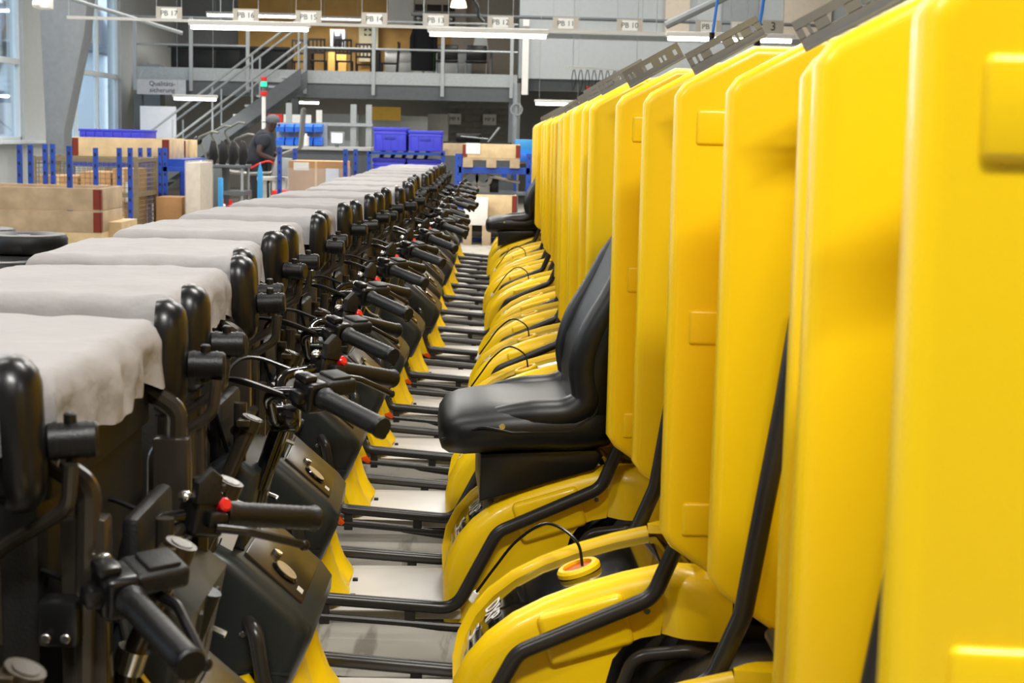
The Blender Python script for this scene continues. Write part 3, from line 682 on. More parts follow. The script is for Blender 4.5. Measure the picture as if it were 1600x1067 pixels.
for k in range(steps): f = (k+.5)/steps; ob('tread', MB().box((-run*zf/2.3*f-.3, .03, zf*(1-f)-.06), (-run*zf/2.3*f, .97, zf*(1-f)-.02)), GALV, st)
# upper room: back walls, counter, cupboards
def simple(name, rect, Y, dep, m, label, cat, bev=0., group=None):
    mb = MB(); pbox(mb, *rect, Y, dep, bev); o = ob(name, mb, m); tag(o, label, cat, group); return o
mb = MB(); pbox(mb, 372, -40, 705, 140, 40.2, .2); o = struct('wall_ply', mb, OCHR)
mb = MB(); pbox(mb, 705, -40, 822, 140, 40.0, .2); struct('wall_beige', mb, BEIGE)
mb = MB(); pbox(mb, 205, -40, 372, 140, 40.4, .2); struct('wall_grey', mb, WALLD)
mb = MB(); pbox(mb, 812, -60, 1598, 131, 33.0, 7.5); struct('wall_upper', mb, mat('pale_grey_cladding', 'adb2b5', .6, var=.03))
mb = MB(); pbox(mb, 812, 131, 1598, 150, 33.2, .4); struct('trim_2', mb, DGREY)
mb = MB(); pbox(mb, 816, 30, 826, 148, 32.85, .15); struct('trim_3', mb, WHITE)
for i, (pa, pb) in enumerate(((1040, 1078), (1130, 1185), (1225, 1300))):
    mb = MB(); pbox(mb, pa, -40, pb, 58, 32.9, .1); struct('wall_panel_%d' % (i+1), mb, BEIGE if i != 1 else MGREY)
mb = MB(); mb.tube([(X(640, 32.6), 32.6, Z(22, 32.6)), (X(1420, 32.6), 32.6, Z(26, 32.6, 640))], .035, 8); o = ob('ceiling_pipe', mb, DGREY); tag(o, 'thin dark pipe running level behind the hanging signs', 'pipe')
ct = empty('bar_counter', (0, 36.2, zf)); tag(ct, 'long black bar counter on the mezzanine left of the dining table', 'counter')
ob('body', MB().box((X(268, 36.2), 0, 0), (X(448, 36.2), .8, Z(76, 36.2, 360)-zf)), BLKM, ct); ob('counter_top', MB().box((X(264, 36.2), -.1, Z(76, 36.2, 360)-zf), (X(452, 36.2), .9, Z(72, 36.2, 360)-zf)), BLK, ct)
for k in range(5): ob('front_panel', MB().box((X(270+35.5*k, 36.2), -.02, .05), (X(303+35.5*k, 36.2), 0, Z(79, 36.2, 360)-zf), .005), BLKM, ct)
# white drawer cabinet
dc = empty('drawer_cabinet', (X(600, 38.8), 38.8, zf)); tag(dc, 'white drawer cabinet on the mezzanine behind the black jacket', 'cabinet'); Wd = X(735, 38.8)-X(600, 38.8); Hd = Z(81, 38.8)-zf
ob('body', MB().box((0, .02, 0), (Wd, .6, Hd)), WHITE, dc)
for c_ in range(3):
    for k in range(3): ob('drawer', MB().box((Wd*c_/3+.01, 0, Hd*k/3+.02), (Wd*(c_+1)/3-.01, .02, Hd*(k+1)/3-.01), .004), WHITE, dc)
ob('worktop', MB().box((-.02, -.02, Hd), (Wd+.02, .62, Hd+.04)), MGREY, dc)
# wall cupboards
wc = empty('wall_cupboard', (X(604, 39.6), 39.6, Z(41, 39.6))); tag(wc, 'white wall cupboard with blue script on its lower edge, above the jacket', 'cupboard')
Hh = Z(-20, 39.6)-Z(41, 39.6); Wc = X(644, 39.6)-X(604, 39.6)
ob('body', MB().box((0, 0.02, 0), (Wc, .4, Hh)), WHITE, wc); ob('door', MB().box((.01, 0, .32), (Wc-.01, .02, Hh)), WHITE, wc); ob('flap', MB().box((.01, 0, .01), (Wc-.01, .02, .29)), WHITE, wc)
ov = empty('oven_unit', (X(645, 39.6), 39.6, Z(41, 39.6))); tag(ov, 'pair of dark oven fronts in a beige wall unit above the jacket', 'oven'); Wo = X(725, 39.6)-X(645, 39.6)
ob('body', MB().box((0, .03, 0), (Wo, .4, Hh)), BEIGE, ov)
for (f0, f1) in ((.01, .21), (.48, .78)): ob('oven_door', MB().box((Wo*f0, 0, .02), (Wo*f1, .03, .34), .006), GLB, ov)
for (f0, f1) in ((.01, .21), (.24, .52), (.55, .78)): ob('vent_panel', MB().box((Wo*f0, 0, .38), (Wo*f1, .03, .54), .006), BLKM, ov)
# coffee machine
cm = empty('coffee_machine', (X(526, 39.0), 39.0, zf)); tag(cm, 'coffee machine with a small blue lit screen behind the chairs', 'machine'); hz = Z(78, 39.0)-zf; ht = Z(48, 39.0)-zf
ob('body', MB().box((-.18, 0, hz), (.18, .4, ht), .01), MGREY, cm); ob('front', MB().box((-.10, -.02, hz+.05), (.12, 0, ht-.03), .01), BLK, cm); ob('screen', MB().box((-.05, -.03, ht-.16), (.05, -.02, ht-.07)), mat('blue_screen', '9fb4ff', .3, emit=1.5), cm); ob('stand', MB().box((-.22, 0, 0), (.22, .45, hz)), OCHR, cm)
ex = empty('safety_poster', (X(573, 39.9), 39.9, Z(52, 39.9))); tag(ex, 'pale wall panel with a dark four-corner symbol behind the dining table', 'panel')
ob('board', MB().box((-.22, 0, -.72), (.26, .03, .22)), mat('pale_cream', 'd8cfae', .6), ex)
for sx in (-1, 1):
    for sz in (-1, 1): ob('symbol_corner', MB().prism([(sx*.02, sz*.05), (sx*.06, sz*.05), (sx*.06, sz*.02), (sx*.085, sz*.02), (sx*.085, sz*.085), (sx*.02, sz*.085)], -.012, 0, 'y'), INKK, ex)
# dining table and chairs
YT = 38.0
dt = empty('dining_table', (X(545, YT), YT, zf)); tag(dt, 'long dark wooden dining table on the mezzanine among the chairs', 'table')
ob('table_top', MB().box((-1.0, -.4, .71), (.75, .4, .75), .005), DARKW, dt)
for sx in (-.92, .68):
    for sy in (-.34, .34): ob('leg', MB().box((sx-.04, sy-.04, 0), (sx+.04, sy+.04, .71)), DARKW, dt)
def make_chair():
    parts = []
    parts.append(('seat', MB().box((-.2, -.2, .43), (.2, .2, .46), .006).mesh('seat', DARKW)))
    for sx in (-.18, .18):
        parts.append(('leg', MB().box((sx-.018, -.19, 0), (sx+.018, -.155, .43)).mesh('leg', DARKW)))
        parts.append(('back_post', MB().bar((sx, .17, 0), (sx, .23, .95), .036, .036).mesh('back_post', DARKW)))
    for z in (.60, .90): parts.append(('back_rail', MB().box((-.18, .195, z), (.18, .225, z+.05)).mesh('back_rail', DARKW)))
    for q in (-.09, 0, .09): parts.append(('back_slat', MB().box((q-.018, .2, .64), (q+.018, .22, .91)).mesh('back_slat', DARKW)))
    return parts
CH = make_chair()
for (px, Yc, rz, lab) in ((470, 37.9, math.pi, 'dark slat-back chair at the table, leftmost, half hidden by the railing post'), (496, 37.3, math.pi, 'dark slat-back chair with its back to us, second from the stairs'), (537, 37.3, math.pi, 'dark slat-back chair with its back to us, in front of the coffee machine'), (568, 38.9, math.pi, 'dark slat-back chair standing behind the table by the pale panel'), (607, 37.9, -math.pi/2, 'dark slat-back chair at the table end, seen from its side')):
    c = empty('dining_chair', (X(px, Yc), Yc, zf), rz); tag(c, lab, 'chair', 'dining chairs on the mezzanine')
    for n_, me in CH: add(n_, me, c)
# jacket on a valet stand
YJ = 36.0; jx = X(660, YJ); cs = empty('coat_stand', (jx, YJ, zf)); tag(cs, 'thin steel coat stand under the black jacket', 'stand')
ob('pole', MB().cyl((0, 0, 0), (0, 0, 1.42), .02, 8), GALV, cs); ob('base', MB().cyl((0, 0, 0), (0, 0, .03), .22, 18), GALV, cs)
m = MB(); secs = []
for (z, w, d, ox) in ((.22, .27, .16, 0), (.30, .275, .17, 0), (.6, .27, .17, .0), (.9, .255, .16, .0), (1.1, .23, .15, .01), (1.22, .20, .13, .02), (1.30, .12, .09, .05), (1.36, .06, .06, .07)):
    secs.append([Vector((ox+w*math.cos(2*math.pi*k/28)*(1+.05*math.sin(6*math.pi*k/14+z*3)), d*math.sin(2*math.pi*k/28), z)) for k in range(28)])
m.loft(secs); j = ob('black_jacket', m, mat('black_cloth', '15161b', .85), None, (jx, YJ, zf), 60); tag(j, 'black jacket hanging on a stand at the mezzanine railing', 'jacket')
for s in (-1, 1):
    sl = MB(); sl.tube([(s*.16, -.02, 1.20), (s*.25, -.05, .95), (s*.26, -.07, .62)], [.07, .065, .055], 10); ob('sleeve', sl, MATS['black_cloth'], j)
rs = empty('red_flower', (X(676, 35.9), 35.9, zf)); tag(rs, 'small dull red flower beside the black jacket', 'flower')
ob('stem', MB().tube([(0, 0, 0), (.01, 0, 1.02)], .01, 6), mat('stem_green', '3c5a34', .7), rs); ob('blossom', MB().ball((.01, 0, 1.08), .085, 6, (1, 1, .8)), mat('dull_red', '9c3a3c', .7), rs)
# cafe table and wire chairs to the right
tb = empty('cafe_table', (X(718, 36.6), 36.6, zf)); tag(tb, 'small cafe table on the mezzanine right of the jacket', 'table')
ob('table_top', MB().box((-.45, -.4, .70), (.75, .4, .74), .005), MGREY, tb)
for sx in (-.4, .7): ob('leg', MB().cyl((sx, 0, 0), (sx, 0, .70), .03, 8), GALV, tb)
for (px, Yc, lab) in ((697, 35.6, 'black shell chair on thin steel legs close behind the jacket'), (742, 35.6, 'wide black shell chair on steel legs at the right end of the mezzanine')):
    c = empty('shell_chair', (X(px, Yc), Yc, zf)); tag(c, lab, 'chair', 'shell chairs on the mezzanine')
    ob('seat', MB().box((-.24, -.22, .40), (.24, .22, .46), .02), BLK, c); ob('backrest', MB().box((-.23, .19, .46), (.23, .23, .80), .02), BLK, c)
    for sx in (-.23, .23): ob('leg_frame', MB().tube(fillet([(sx, -.22, 0), (sx, -.2, .40), (sx, .2, .40), (sx, .24, 0)], .05), .012, 8), GALV, c)
pc = empty('paper_sign', (X(748, 36.2), 36.2, zf+.74)); tag(pc, 'folded white menu card standing on the cafe table', 'card'); ob('front', MB().prism([(-.18, 0), (.18, 0), (.1, .55), (-.08, .5)], .0, .01, 'y'), WHITE, pc); ob('back', MB().prism([(-.18, 0), (.18, 0), (.1, .55), (-.08, .5)], .08, .09, 'y'), WHITE, pc)
pl = empty('pendant_lamp', (X(713, 31), 31, Z(10, 31))); tag(pl, 'lit cream pendant lamp at the top centre', 'lamp'); ob('shade', MB().loft([[Vector((r_*math.cos(2*math.pi*k/20), r_*math.sin(2*math.pi*k/20), z)) for k in range(20)] for (r_, z) in ((.16, 0), (.13, .12), (.05, .2))]), WARM, pl); ob('cable', MB().tube([(0, 0, .2), (0, 0, ZC-Z(10, 31))], .008, 5), BLK, pl)
for (pa, pb, py, Yl, lab) in ((322, 470, 22, 36.5, 'lit strip light over the bar counter behind the left signs'), (500, 565, 29, 38.5, 'lit strip light over the dining table')):
    a, b = at(pa, py, Yl), at(pb, py, Yl); lamp_fit((a.x+b.x)/2, Yl, a.z, b.x-a.x, 45, lab, 'strip lights over the mezzanine')
for (pa, pb, py, Yl, lab) in ((270, 340, 153, 30.5, 'lit strip light directly below the quality sign'), (455, 500, 159, 38.0, 'small lit strip light deep under the mezzanine behind the signal pole'), (835, 910, 161, 31.5, 'lit strip light below the upper wall beside the cable hooks')):
    a, b = at(pa, py, Yl), at(pb, py, Yl); lamp_fit((a.x+b.x)/2, Yl, at((pa+pb)/2, py, Yl).z, b.x-a.x, 30, lab, 'strip lights at the back of the hall', True, zf-.1 if Yl > 33 else None)
# ------------------------------------------------------------------ hanging signs
def hsign(px, py, w, h, txt, Y, label, size=.125, plate=SIGNP, card=True):
    p = at(px, py, Y); t = empty('hanging_sign', p); tag(t, label, 'sign', 'hanging bay signs')
    ob('plate', MB().box((-w/2, 0, -h/2), (w/2, .012, h/2)), plate, t)
    if card: ob('card', MB().box((-.13, -.004, -.085), (.13, 0, .085)), WHITE, t)
    text('lettering', txt, size, INKK, t, (0, -.006, 0), (1, 0, 0), (0, 0, 1))
    for s in (-1, 1): ob('hanger_wire', MB().tube([(s*w*.48, .006, h/2), (s*w*.48, .006, ZC-p.z)], .005, 5), GALV, t)
    return t
for (px, py, n_) in ((264, 21, 17), (384, 24, 16), (482, 27, 15), (585, 30, 14), (681, 32, 13), (782, 35, 12), (884, 37, 11), (984, 40, 10), (1107, 42, 9)):
    hsign(px, py, .44, .22, 'PB %d' % n_, 27.0, 'hanging sign reading PB %d, %s' % (n_, {17: 'leftmost, over the left end of the railing', 16: 'above the bar counter', 15: 'above the top of the stairs', 14: 'above the dining table', 13: 'in front of the dark ovens', 12: 'before the beige wall', 11: 'leftmost on the grey wall', 10: 'middle of the grey wall', 9: 'beside the left blue hose'}[n_]))
hsign(1155, 42, .30, .20, 'R', 27.0, 'narrow hanging sign reading R between the blue hoses'); hsign(1208, 42, .36, .22, '3', 27.0, 'grey hanging sign reading 3 by the right blue hose', .2, SIGNP, False)
for (px, py, n_) in ((710, 186, 9), (765, 187, 8)):
    p = at(px, py, 38.4); t = empty('wall_sign', p); tag(t, 'small white sign reading MP %d on the %s part of the block wall' % (n_, 'left' if n_ == 9 else 'right'), 'sign', 'wall signs under the mezzanine'); ob('plate', MB().box((-.16, 0, -.13), (.16, .012, .13)), WHITE, t); text('lettering', 'MP %d' % n_, .12, INKK, t, (0, -.004, 0), (1, 0, 0), (0, 0, 1))
p = at(252, 136, 32.4); t = empty('quality_sign', p); tag(t, 'pale grey sign reading Qualitätssicherung hung below the mezzanine edge', 'sign')
wq = X(291, 32.4)-X(215, 32.4); ob('plate', MB().box((-wq/2, 0, -.15), (wq/2, .02, .15)), mat('pale_sign', 'b4b7be', .5), t)
for (s_, z) in (('Qualitäts-', .065), ('sicherung', -.065)): text('lettering', s_, .135, INK, t, (.02, -.004, z), (1, 0, 0), (0, 0, 1))
for s in (-1, 1): ob('hanger', MB().tube([(s*wq*.45, .01, .15), (s*wq*.45, .3, .35)], .01, 5), GALV, t)
# ------------------------------------------------------------------ under the mezzanine
bw = empty('wall_blocks', (X(688, 38.6), 38.6, Z(216, 38.6))); bw['kind'] = 'structure'
Wb = X(806, 38.6)-X(688, 38.6); Hb = Z(160, 38.6)-Z(216, 38.6); ob('mortar', MB().box((0, .03, -1.2), (Wb, .2, Hb)), MGREY, bw); bmesh_ = MB().box((0, 0, 0), (.39, .06, .138), .006).mesh('block', BLKS)
for r_ in range(7):
    for c_ in range(-1, 5):
        xx = c_*.40+(r_ % 2)*.2
        if 0 <= xx and xx+.39 <= Wb+.1: add('block', bmesh_, bw, (xx, 0, r_*.15))
simple('partition_panel', (494, 178, 560, 260), 33.6, .06, MGREY, 'plain grey partition panel behind the blue bins', 'panel')
simple('partition_panel', (560, 181, 668, 262), 34.2, .06, mat('light_grey_panel', 'a3a7a6', .6), 'wide light grey partition panel behind the blue crates', 'panel')
simple('tall_locker', (668, 178, 700, 262), 35.0, .5, mat('pale_grey_locker', 'b0aea6', .6), 'pale tall locker right of the grey partition', 'locker', .01)
simple('yellow_sheet', (580, 167, 626, 188), 33.4, .04, mat('ochre_sheet', 'b08a1c', .6), 'ochre yellow sheet lying on top of the grey partition', 'sheet')
simple('grey_cabinet', (219, 100, 250, 165), 34.0, .5, MGREY, 'grey box behind the quality sign', 'cabinet')
wb = simple('white_board', (219, 166, 275, 245), 32.2, .05, PALEB, 'large blank white board under the quality sign by the stairs', 'board', .005)
for (r_, m_, nm, lab) in (((419, 178, 441, 192), RED, 'red_sheet', 'red square notice above the blue bins'), ((443, 179, 486, 193), WHITE, 'white_sheet', 'white notice board above the blue bins'), ((494, 172, 503, 196), WHITE, 'white_post', 'short white post beside the notice board')):
    o = simple(nm, r_, 27.6, .04, m_, lab, 'notice')
    for s in (r_[0]+2, r_[2]-2): ob('leg', MB().box((X(s, 27.65)-.015, 27.64, 0), (X(s, 27.65)+.015, 27.67, Z(r_[3]-1, 27.65, s))), GALV, o)
for (px, lab) in ((451, 'slim galvanised post at the left end of the bench frame'), (552, 'slim galvanised post in the middle of the bench frame'), (576, 'slim white post at the right end of the bench frame')):
    o = ob('bench_post', MB().box((-.05, 0, 0), (.05, .08, Z(165, 27.2))), GALV, None, (X(px, 27.2), 27.2, 0)); tag(o, lab, 'post')
o = simple('bench_rail', (494, 192, 582, 197), 27.15, .06, GALV, 'thin horizontal galvanised rail behind the monitor', 'rail')
# long workbench
bn = empty('workbench', (X(440, 25.0), 25.0, 0)); tag(bn, 'long grey workbench with blank side panel behind the wrapped carton', 'workbench'); wbx = X(580, 25.0)-X(440, 25.0); zb = Z(229, 25.0, 500)
ob('bench_top', MB().box((0, -.1, zb-.05), (wbx, .9, zb)), mat('bench_top_grey', 'b5b4b0', .6), bn); ob('side_panel', MB().box((0, 0, .2), (wbx, .05, zb-.05)), DGREY, bn)
for sx in (.1, wbx-.1): ob('leg', MB().box((sx-.04, .3, 0), (sx+.04, .6, zb-.05)), GALV, bn)
# bins on a panel, each bin a thing
bp = simple('louvre_board', (432, 192, 511, 231), 25.3, .05, mat('bin_panel_grey', '9da3ad', .5), 'grey louvred panel holding two rows of blue bins', 'panel')
binm = MB(); binm.prism([(-.0, 0), (-.28, .0), (-.30, .08), (-.24, .085), (-.20, .125), (0, .125)], -.064, .064, 'x', .006)
bme = binm.mesh('bin', BINB)
for r_ in range(2):
    for c_ in range(5):
        px = 441+c_*14.6; py = 206+r_*21
        b = add('storage_bin', bme, None, at(px, py, 25.3)); tag(b, 'small blue storage bin on the panel, %s row, %s from the left' % (('upper', 'lower')[r_], ('first', 'second', 'third', 'fourth', 'fifth')[c_]), 'bin', 'blue bins on the panel')
        b.rotation_euler = (0, 0, 0)
m = MB(); m.cyl((0, 0, 0), (0, 0, .16), .05, 14, .01).cyl((0, 0, .16), (0, 0, .20), .02, 10); o = ob('white_bottle', m, WHITE, None, (X(478, 24.95), 24.95, zb)); tag(o, 'white bottle standing in front of the lower blue bins', 'bottle')
o = empty('monitor', (X(526, 24.95), 24.95, zb+.12)); tag(o, 'small lit monitor on the workbench right of the blue bins', 'monitor'); ob('casing', MB().box((-.10, 0, -.08), (.12, .03, .12), .005), MGREY, o); ob('screen', MB().box((-.075, -.005, -.05), (.085, 0, .09)), SCRN, o); ob('foot', MB().box((-.03, 0, -.12), (.03, .1, -.08)), DGREY, o)
# ------------------------------------------------------------------ signal towers
def tower(px, Y, ptop, pbot, label):
    t = empty('signal_tower', (X(px, Y), Y, 0)); tag(t, label, 'signal light', 'signal towers'); zt = Z(ptop, Y, px); zz = Z(ptop+30, Y, px)
    ob('pole', MB().cyl((0, 0, 0), (0, 0, zz), .03, 10), WHITE, t); u = (zt-zz)/4
    ob('red_base', MB().cyl((0, 0, zz), (0, 0, zz+u), .055, 12, .006), REDG, t); ob('grey_stem', MB().cyl((0, 0, zz+u), (0, 0, zz+2*u), .025, 10), DGREY, t)
    ob('green_lens', MB().cyl((0, 0, zz+2*u), (0, 0, zz+3*u), .045, 12, .006), GREENL, t); ob('red_lens', MB().cyl((0, 0, zz+3*u), (0, 0, zz+4*u), .045, 12, .006), REDG, t)
tower(412, 23.5, 120, 190, 'white signal pole with green light beside the worker'); tower(917, 30.0, 135, 180, 'signal pole with green light just above the yellow containers')
# ------------------------------------------------------------------ blue stacking racks
def post(name, px, Y, ptop, label, w=.05, m=BLUEP):
    zt = Z(ptop, Y, px); o = empty(name, (X(px, Y), Y, 0)); ob('upright', MB().box((-w/2, -w/2, 0), (w/2, w/2, zt)), m, o); ob('foot_plate', MB().box((-w, -w, 0), (w, w, .012)), m, o); tag(o, label, 'post', 'blue rack posts'); return o
def rack(pts, label, beams, name='stacking_rack', w=.05):
    t = empty(name, (0, 0, 0)); tag(t, label, 'rack', 'blue stacking racks')
    for (px, Y, ptop) in pts:
        zt = Z(ptop, Y, px); x = X(px, Y); ob('upright', MB().box((x-w/2, Y-w/2, 0), (x+w/2, Y+w/2, zt)), BLUEP, t)
        for k in range(6): ob('slot', MB().box((x-.008, Y-w/2-.002, zt-.08-k*.11), (x+.008, Y-w/2, zt-.05-k*.11)), INKK, t)
    for (pa, pb, py, Y, h) in beams: a, b = at(pa, py, Y), at(pb, py, Y); ob('beam', MB().box((a.x, Y-w/2, a.z-h/2), (b.x, Y+w/2, a.z+h/2)), BLUEP, t)
    return t
def collar_crate(px0, px1, pt, pb, Y, dep, n, label, m=WOOD, sides=True, pallet=True):
    """wooden pallet with n board collars and hinge corners"""
    a, b = at(px0, pb, Y), at(px1, pb, Y); zt = at((px0+px1)/2, pt, Y).z; z0 = a.z; Wd = b.x-a.x
    t = empty('collar_crate', (a.x, Y, z0)); tag(t, label, 'crate', 'wooden collar crates'); H = zt-z0; ph = .13 if pallet else 0.
    for k in range(n):
        za, zb = ph+(H-ph)*k/n+.004, ph+(H-ph)*(k+1)/n-.002
        ob('board', MB().box((0, 0, za), (Wd, .022, zb), .003), m, t); ob('board', MB().box((0, dep-.022, za), (Wd, dep, zb), .003), m, t)
        for s in (0, Wd-.022): ob('board', MB().box((s, .022, za), (s+.022, dep-.022, zb), .003), m, t)
        for s in (0, Wd):
            hs = 1 if s == 0 else -1
            ob('hinge', MB().box((min(s-.004*hs, s+.06*hs), -.005, za+.01), (max(s-.004*hs, s+.06*hs), 0, zb-.01)).box((min(s-.006*hs, s), -.005, za+.01), (max(s-.006*hs, s), .06, zb-.01)), HING, t)
    if pallet:
        for yy in (0, dep/2-.05, dep-.1): ob('deck_board', MB().box((0, yy, ph-.025), (Wd, yy+.1, ph)), WOOD2, t)
        for xx in (0, Wd/2-.07, Wd-.14): ob('block', MB().box((xx, .0, 0), (xx+.14, dep, ph-.025)), WOOD2, t)
    return t
# left cluster
rack([(108, 14.0, 228), (-60, 14.0, 228), (30, 15.0, 226), (47, 15.0, 226)], 'blue rack posts around the nearest worn pine crate at the left', [], w=.042)
collar_crate(-70, 157, 292, 361, 13.61, .8, 2, 'large worn pine crate with red-brown corner, at the far left', WOOD2, pallet=False)
o = simple('timber_block', (-70, 362, 157, 420), 13.6, .8, WOOD, 'pale pine boards under the worn pine crate', 'timber'); 
o = simple('plywood_box', (159, 347, 190, 419.5), 13.9, .6, WOOD, 'small bare plywood box right of the worn pine crate', 'box')
o = simple('wood_stack', (-70, 420, 190, 560), 13.6, .8, WOOD2, 'lower wood stack carrying the pine crate at left', 'timber')
# wire mesh pallet cage
gb = empty('mesh_cage', (X(52, 16.0), 16.0, 0)); tag(gb, 'rusty wire mesh pallet cage behind the worn pine crate', 'cage'); Wg = X(212, 16.0)-X(52, 16.0); zt = Z(249, 16.0, 130); zl = .15; Dg = .9
for (a, b) in (((0, 0), (Wg, 0)), ((Wg, 0), (Wg, Dg)), ((Wg, Dg), (0, Dg)), ((0, Dg), (0, 0))):
    for z in (zl, (zl+zt)*.62, zt): ob('frame_bar', MB().bar((a[0], a[1], z), (b[0], b[1], z), .03, .04), WIRE, gb)
    m = MB(); nn = max(6, int((Vector(b)-Vector(a)).length/.05))
    for k in range(1, nn): p = Vector(a).lerp(Vector(b), k/nn); m.tube([(p.x, p.y, zl), (p.x, p.y, zt)], .0028, 4)
    for k in range(1, 22): z = zl+(zt-zl)*k/22; m.tube([(a[0], a[1], z), (b[0], b[1], z)], .0028, 4)
    w = ob('wire_mesh', m, WIRE, gb); w['kind'] = 'stuff'
for xx in (0, Wg):
    for yy in (0, Dg): ob('corner_post', MB().box((xx-.02, yy-.02, 0), (xx+.02, yy+.02, zt+.03)), WIRE, gb)
for (pa, pb, pt, lab) in ((60, 120, 275, 'cardboard box inside the wire cage, left'), (125, 172, 268, 'cardboard box inside the wire cage, middle'), (175, 208, 262, 'tan cardboard box inside the wire cage, right end')):
    t = empty('carton', (X(pa, 16.2), 16.2, .17)); tag(t, lab, 'box', 'cartons in the wire cage'); ww = X(pb, 16.2)-X(pa, 16.2); hh = Z(pt, 16.2, 120)-.17; ob('body', MB().box((0, 0, 0), (ww, .6, hh), .004), CARD, t); ob('tape', MB().box((ww*.46, -.002, hh*.3), (ww*.54, .3, hh+.002)), WOOD, t); ob('paper_label', MB().box((ww*.6, -.003, hh*.62), (ww*.9, 0, hh*.85)), WHITE, t)
rack([(70, 15.6, 225), (82, 15.6, 225), (149, 15.4, 231), (186, 15.4, 231), (203, 15.4, 231), (219, 17.2, 231), (233, 17.2, 231), (250, 17.2, 231), (258, 17.2, 231), (284, 18.4, 250)], 'blue rack uprights around the rusty mesh cage at left', [(255, 292, 264, 17.2, .05)], w=.042)
collar_crate(114, 262, 215, 247, 17.4, .9, 1, 'pale pine crate with handle slots on the blue rack, holding the blue bin', WOOD, pallet=False)
b = empty('blue_tray', at(175, 216, 17.6)); tag(b, 'long blue plastic tray lying on the pale pine crate at left', 'tray'); wt = X(226, 17.6)-X(124, 17.6); ob('body', MB().box((-wt/2, 0, 0), (wt/2, .6, .10), .01), CRATEB, b); ob('rim', MB().box((-wt/2-.01, -.01, .075), (wt/2+.01, .61, .10), .005), CRATEB, b)
for k in range(7): ob('rib', MB().box((-wt/2+.06+k*(wt-.12)/6-.008, -.012, .005), (-wt/2+.06+k*(wt-.12)/6+.008, 0, .075)), CRATEB, b)
collar_crate(240, 288, 218, 264, 18.5, .8, 1, 'small end of a pine crate on a pallet at the right of the left racks', WOOD)
o = simple('rack_table', (110, 247, 290, 262), 17.4, 1.2, BLUEP, 'blue steel rack table carrying the pale pine crate', 'rack')
for (px, Yq) in ((112, 17.45), (287, 17.45), (112, 18.5), (287, 18.5)): ob('leg', MB().box((X(px, Yq)-.03, Yq-.03, 0), (X(px, Yq)+.03, Yq+.03, Z(260, 17.4, 200))), BLUEP, o)
wr = empty('wrapped_stack', (X(301, 16.5), 16.5, 0)); tag(wr, 'tall pale goods stack in cloudy stretch film right of the left racks', 'stack'); zz = Z(251, 16.5, 301); ww = (X(313, 16.5)-X(290, 16.5))/2
ob('cartons', MB().box((-ww, 0, 0), (ww, .7, zz-.02), .01), mat('pale_carton', 'cfc3b2', .7, var=.12), wr); ob('film', MB().box((-ww-.01, -.01, .02), (ww+.01, .71, zz), .012), FILM, wr)
o = simple('cardboard_box', (244, 308, 284, 400), 16.72, .4, CARD, 'plain cardboard box standing below the blue rack beam', 'box', .005)
# tyres
def tyre(x, y, z, r, label):
    t = MB(); w = .11; prof = [(r-.10, -w*.3), (r-.05, -w*.5), (r-.012, -w*.45), (r, -w*.25), (r, w*.25), (r-.012, w*.45), (r-.05, w*.5), (r-.10, w*.3)]; n = 40; R = []
    for k in range(n):
        a = 2*math.pi*k/n; e = .004 if k % 2 else 0
        R.append([t.bm.verts.new(((q[0]-(e if q[0] > r-.02 else 0))*math.cos(a), (q[0]-(e if q[0] > r-.02 else 0))*math.sin(a), q[1])) for q in prof])
    for k in range(n):
        for j in range(len(prof)): t.bm.faces.new((R[k][j], R[(k+1) % n][j], R[(k+1) % n][(j+1) % len(prof)], R[k][(j+1) % len(prof)]))
    return t.mesh('tyre', RUB, 40)
tm = tyre(0, 0, 0, .24, ''); rimm = MB().cyl((0, 0, -.03), (0, 0, .03), .145, 28, .006).cyl((0, 0, -.045), (0, 0, .045), .04, 14).mesh('rim', CHRM)
for (px, py, Yt, n_, lab) in ((38, 381, 8.9, 8, 'right'), (-8, 398, 8.45, 7, 'left'), (-40, 378, 9.3, 8, 'rear')):
    for k in range(n_):
        zt = Z(py, Yt, px)-.055-(n_-1-k)*.112
        if k == 0: z0 = zt
        t = empty('spare_wheel', (X(px, Yt, py), Yt, zt-z0+.055)); tag(t, ('topmost wheel of the %s tyre stack left of the grey covers' % lab) if k == n_-1 else ('%s wheel from the top of the %s tyre stack' % (['', 'second', 'third', 'fourth', 'fifth', 'sixth', 'seventh', 'lowest'][n_-1-k], lab)), 'wheel', 'stacked wheels'); add('tyre', tm, t); add('rim', rimm, t)
# ------------------------------------------------------------------ worker, work table, frame on it
def skin_mesh(name, verts, edges, radii, m, root=0, sub=2):
    me = bpy.data.meshes.new(name); me.from_pydata([Vector(v) for v in verts], edges, []); o = bpy.data.objects.new(name, me); COL.objects.link(o)
    sk = o.modifiers.new('s', 'SKIN'); sk.use_smooth_shade = True
    for i, r_ in enumerate(radii):
        d = me.skin_vertices[0].data[i]; d.radius = r_ if isinstance(r_, tuple) else (r_, r_); d.use_root = (i == root)
    s2 = o.modifiers.new('b', 'SUBSURF'); s2.levels = sub
    dg = bpy.context.evaluated_depsgraph_get(); out = bpy.data.meshes.new_from_object(o.evaluated_get(dg)); bpy.data.objects.remove(o); out.name = name
    out.materials.clear(); out.materials.append(m); out.polygons.foreach_set('use_smooth', [True]*len(out.polygons)); return out
SKIN = mat('brown_skin', '3b251c', .5, var=.06); SHIRT = mat('charcoal_shirt', '2b2e37', .85, var=.06); TROU = mat('black_trousers', '1c1d20', .85); CAP = mat('grey_cap', '5d6166', .8); EYE = mat('eye_white', 'd8d2ca', .4); LIPS = mat('lips', '3a201a', .5)
YP = 22.95; wk = empty('person', (X(404, YP), YP, 0)); tag(wk, 'man in dark T-shirt, dark trousers and backward grey cap, bending over a vehicle frame', 'person')
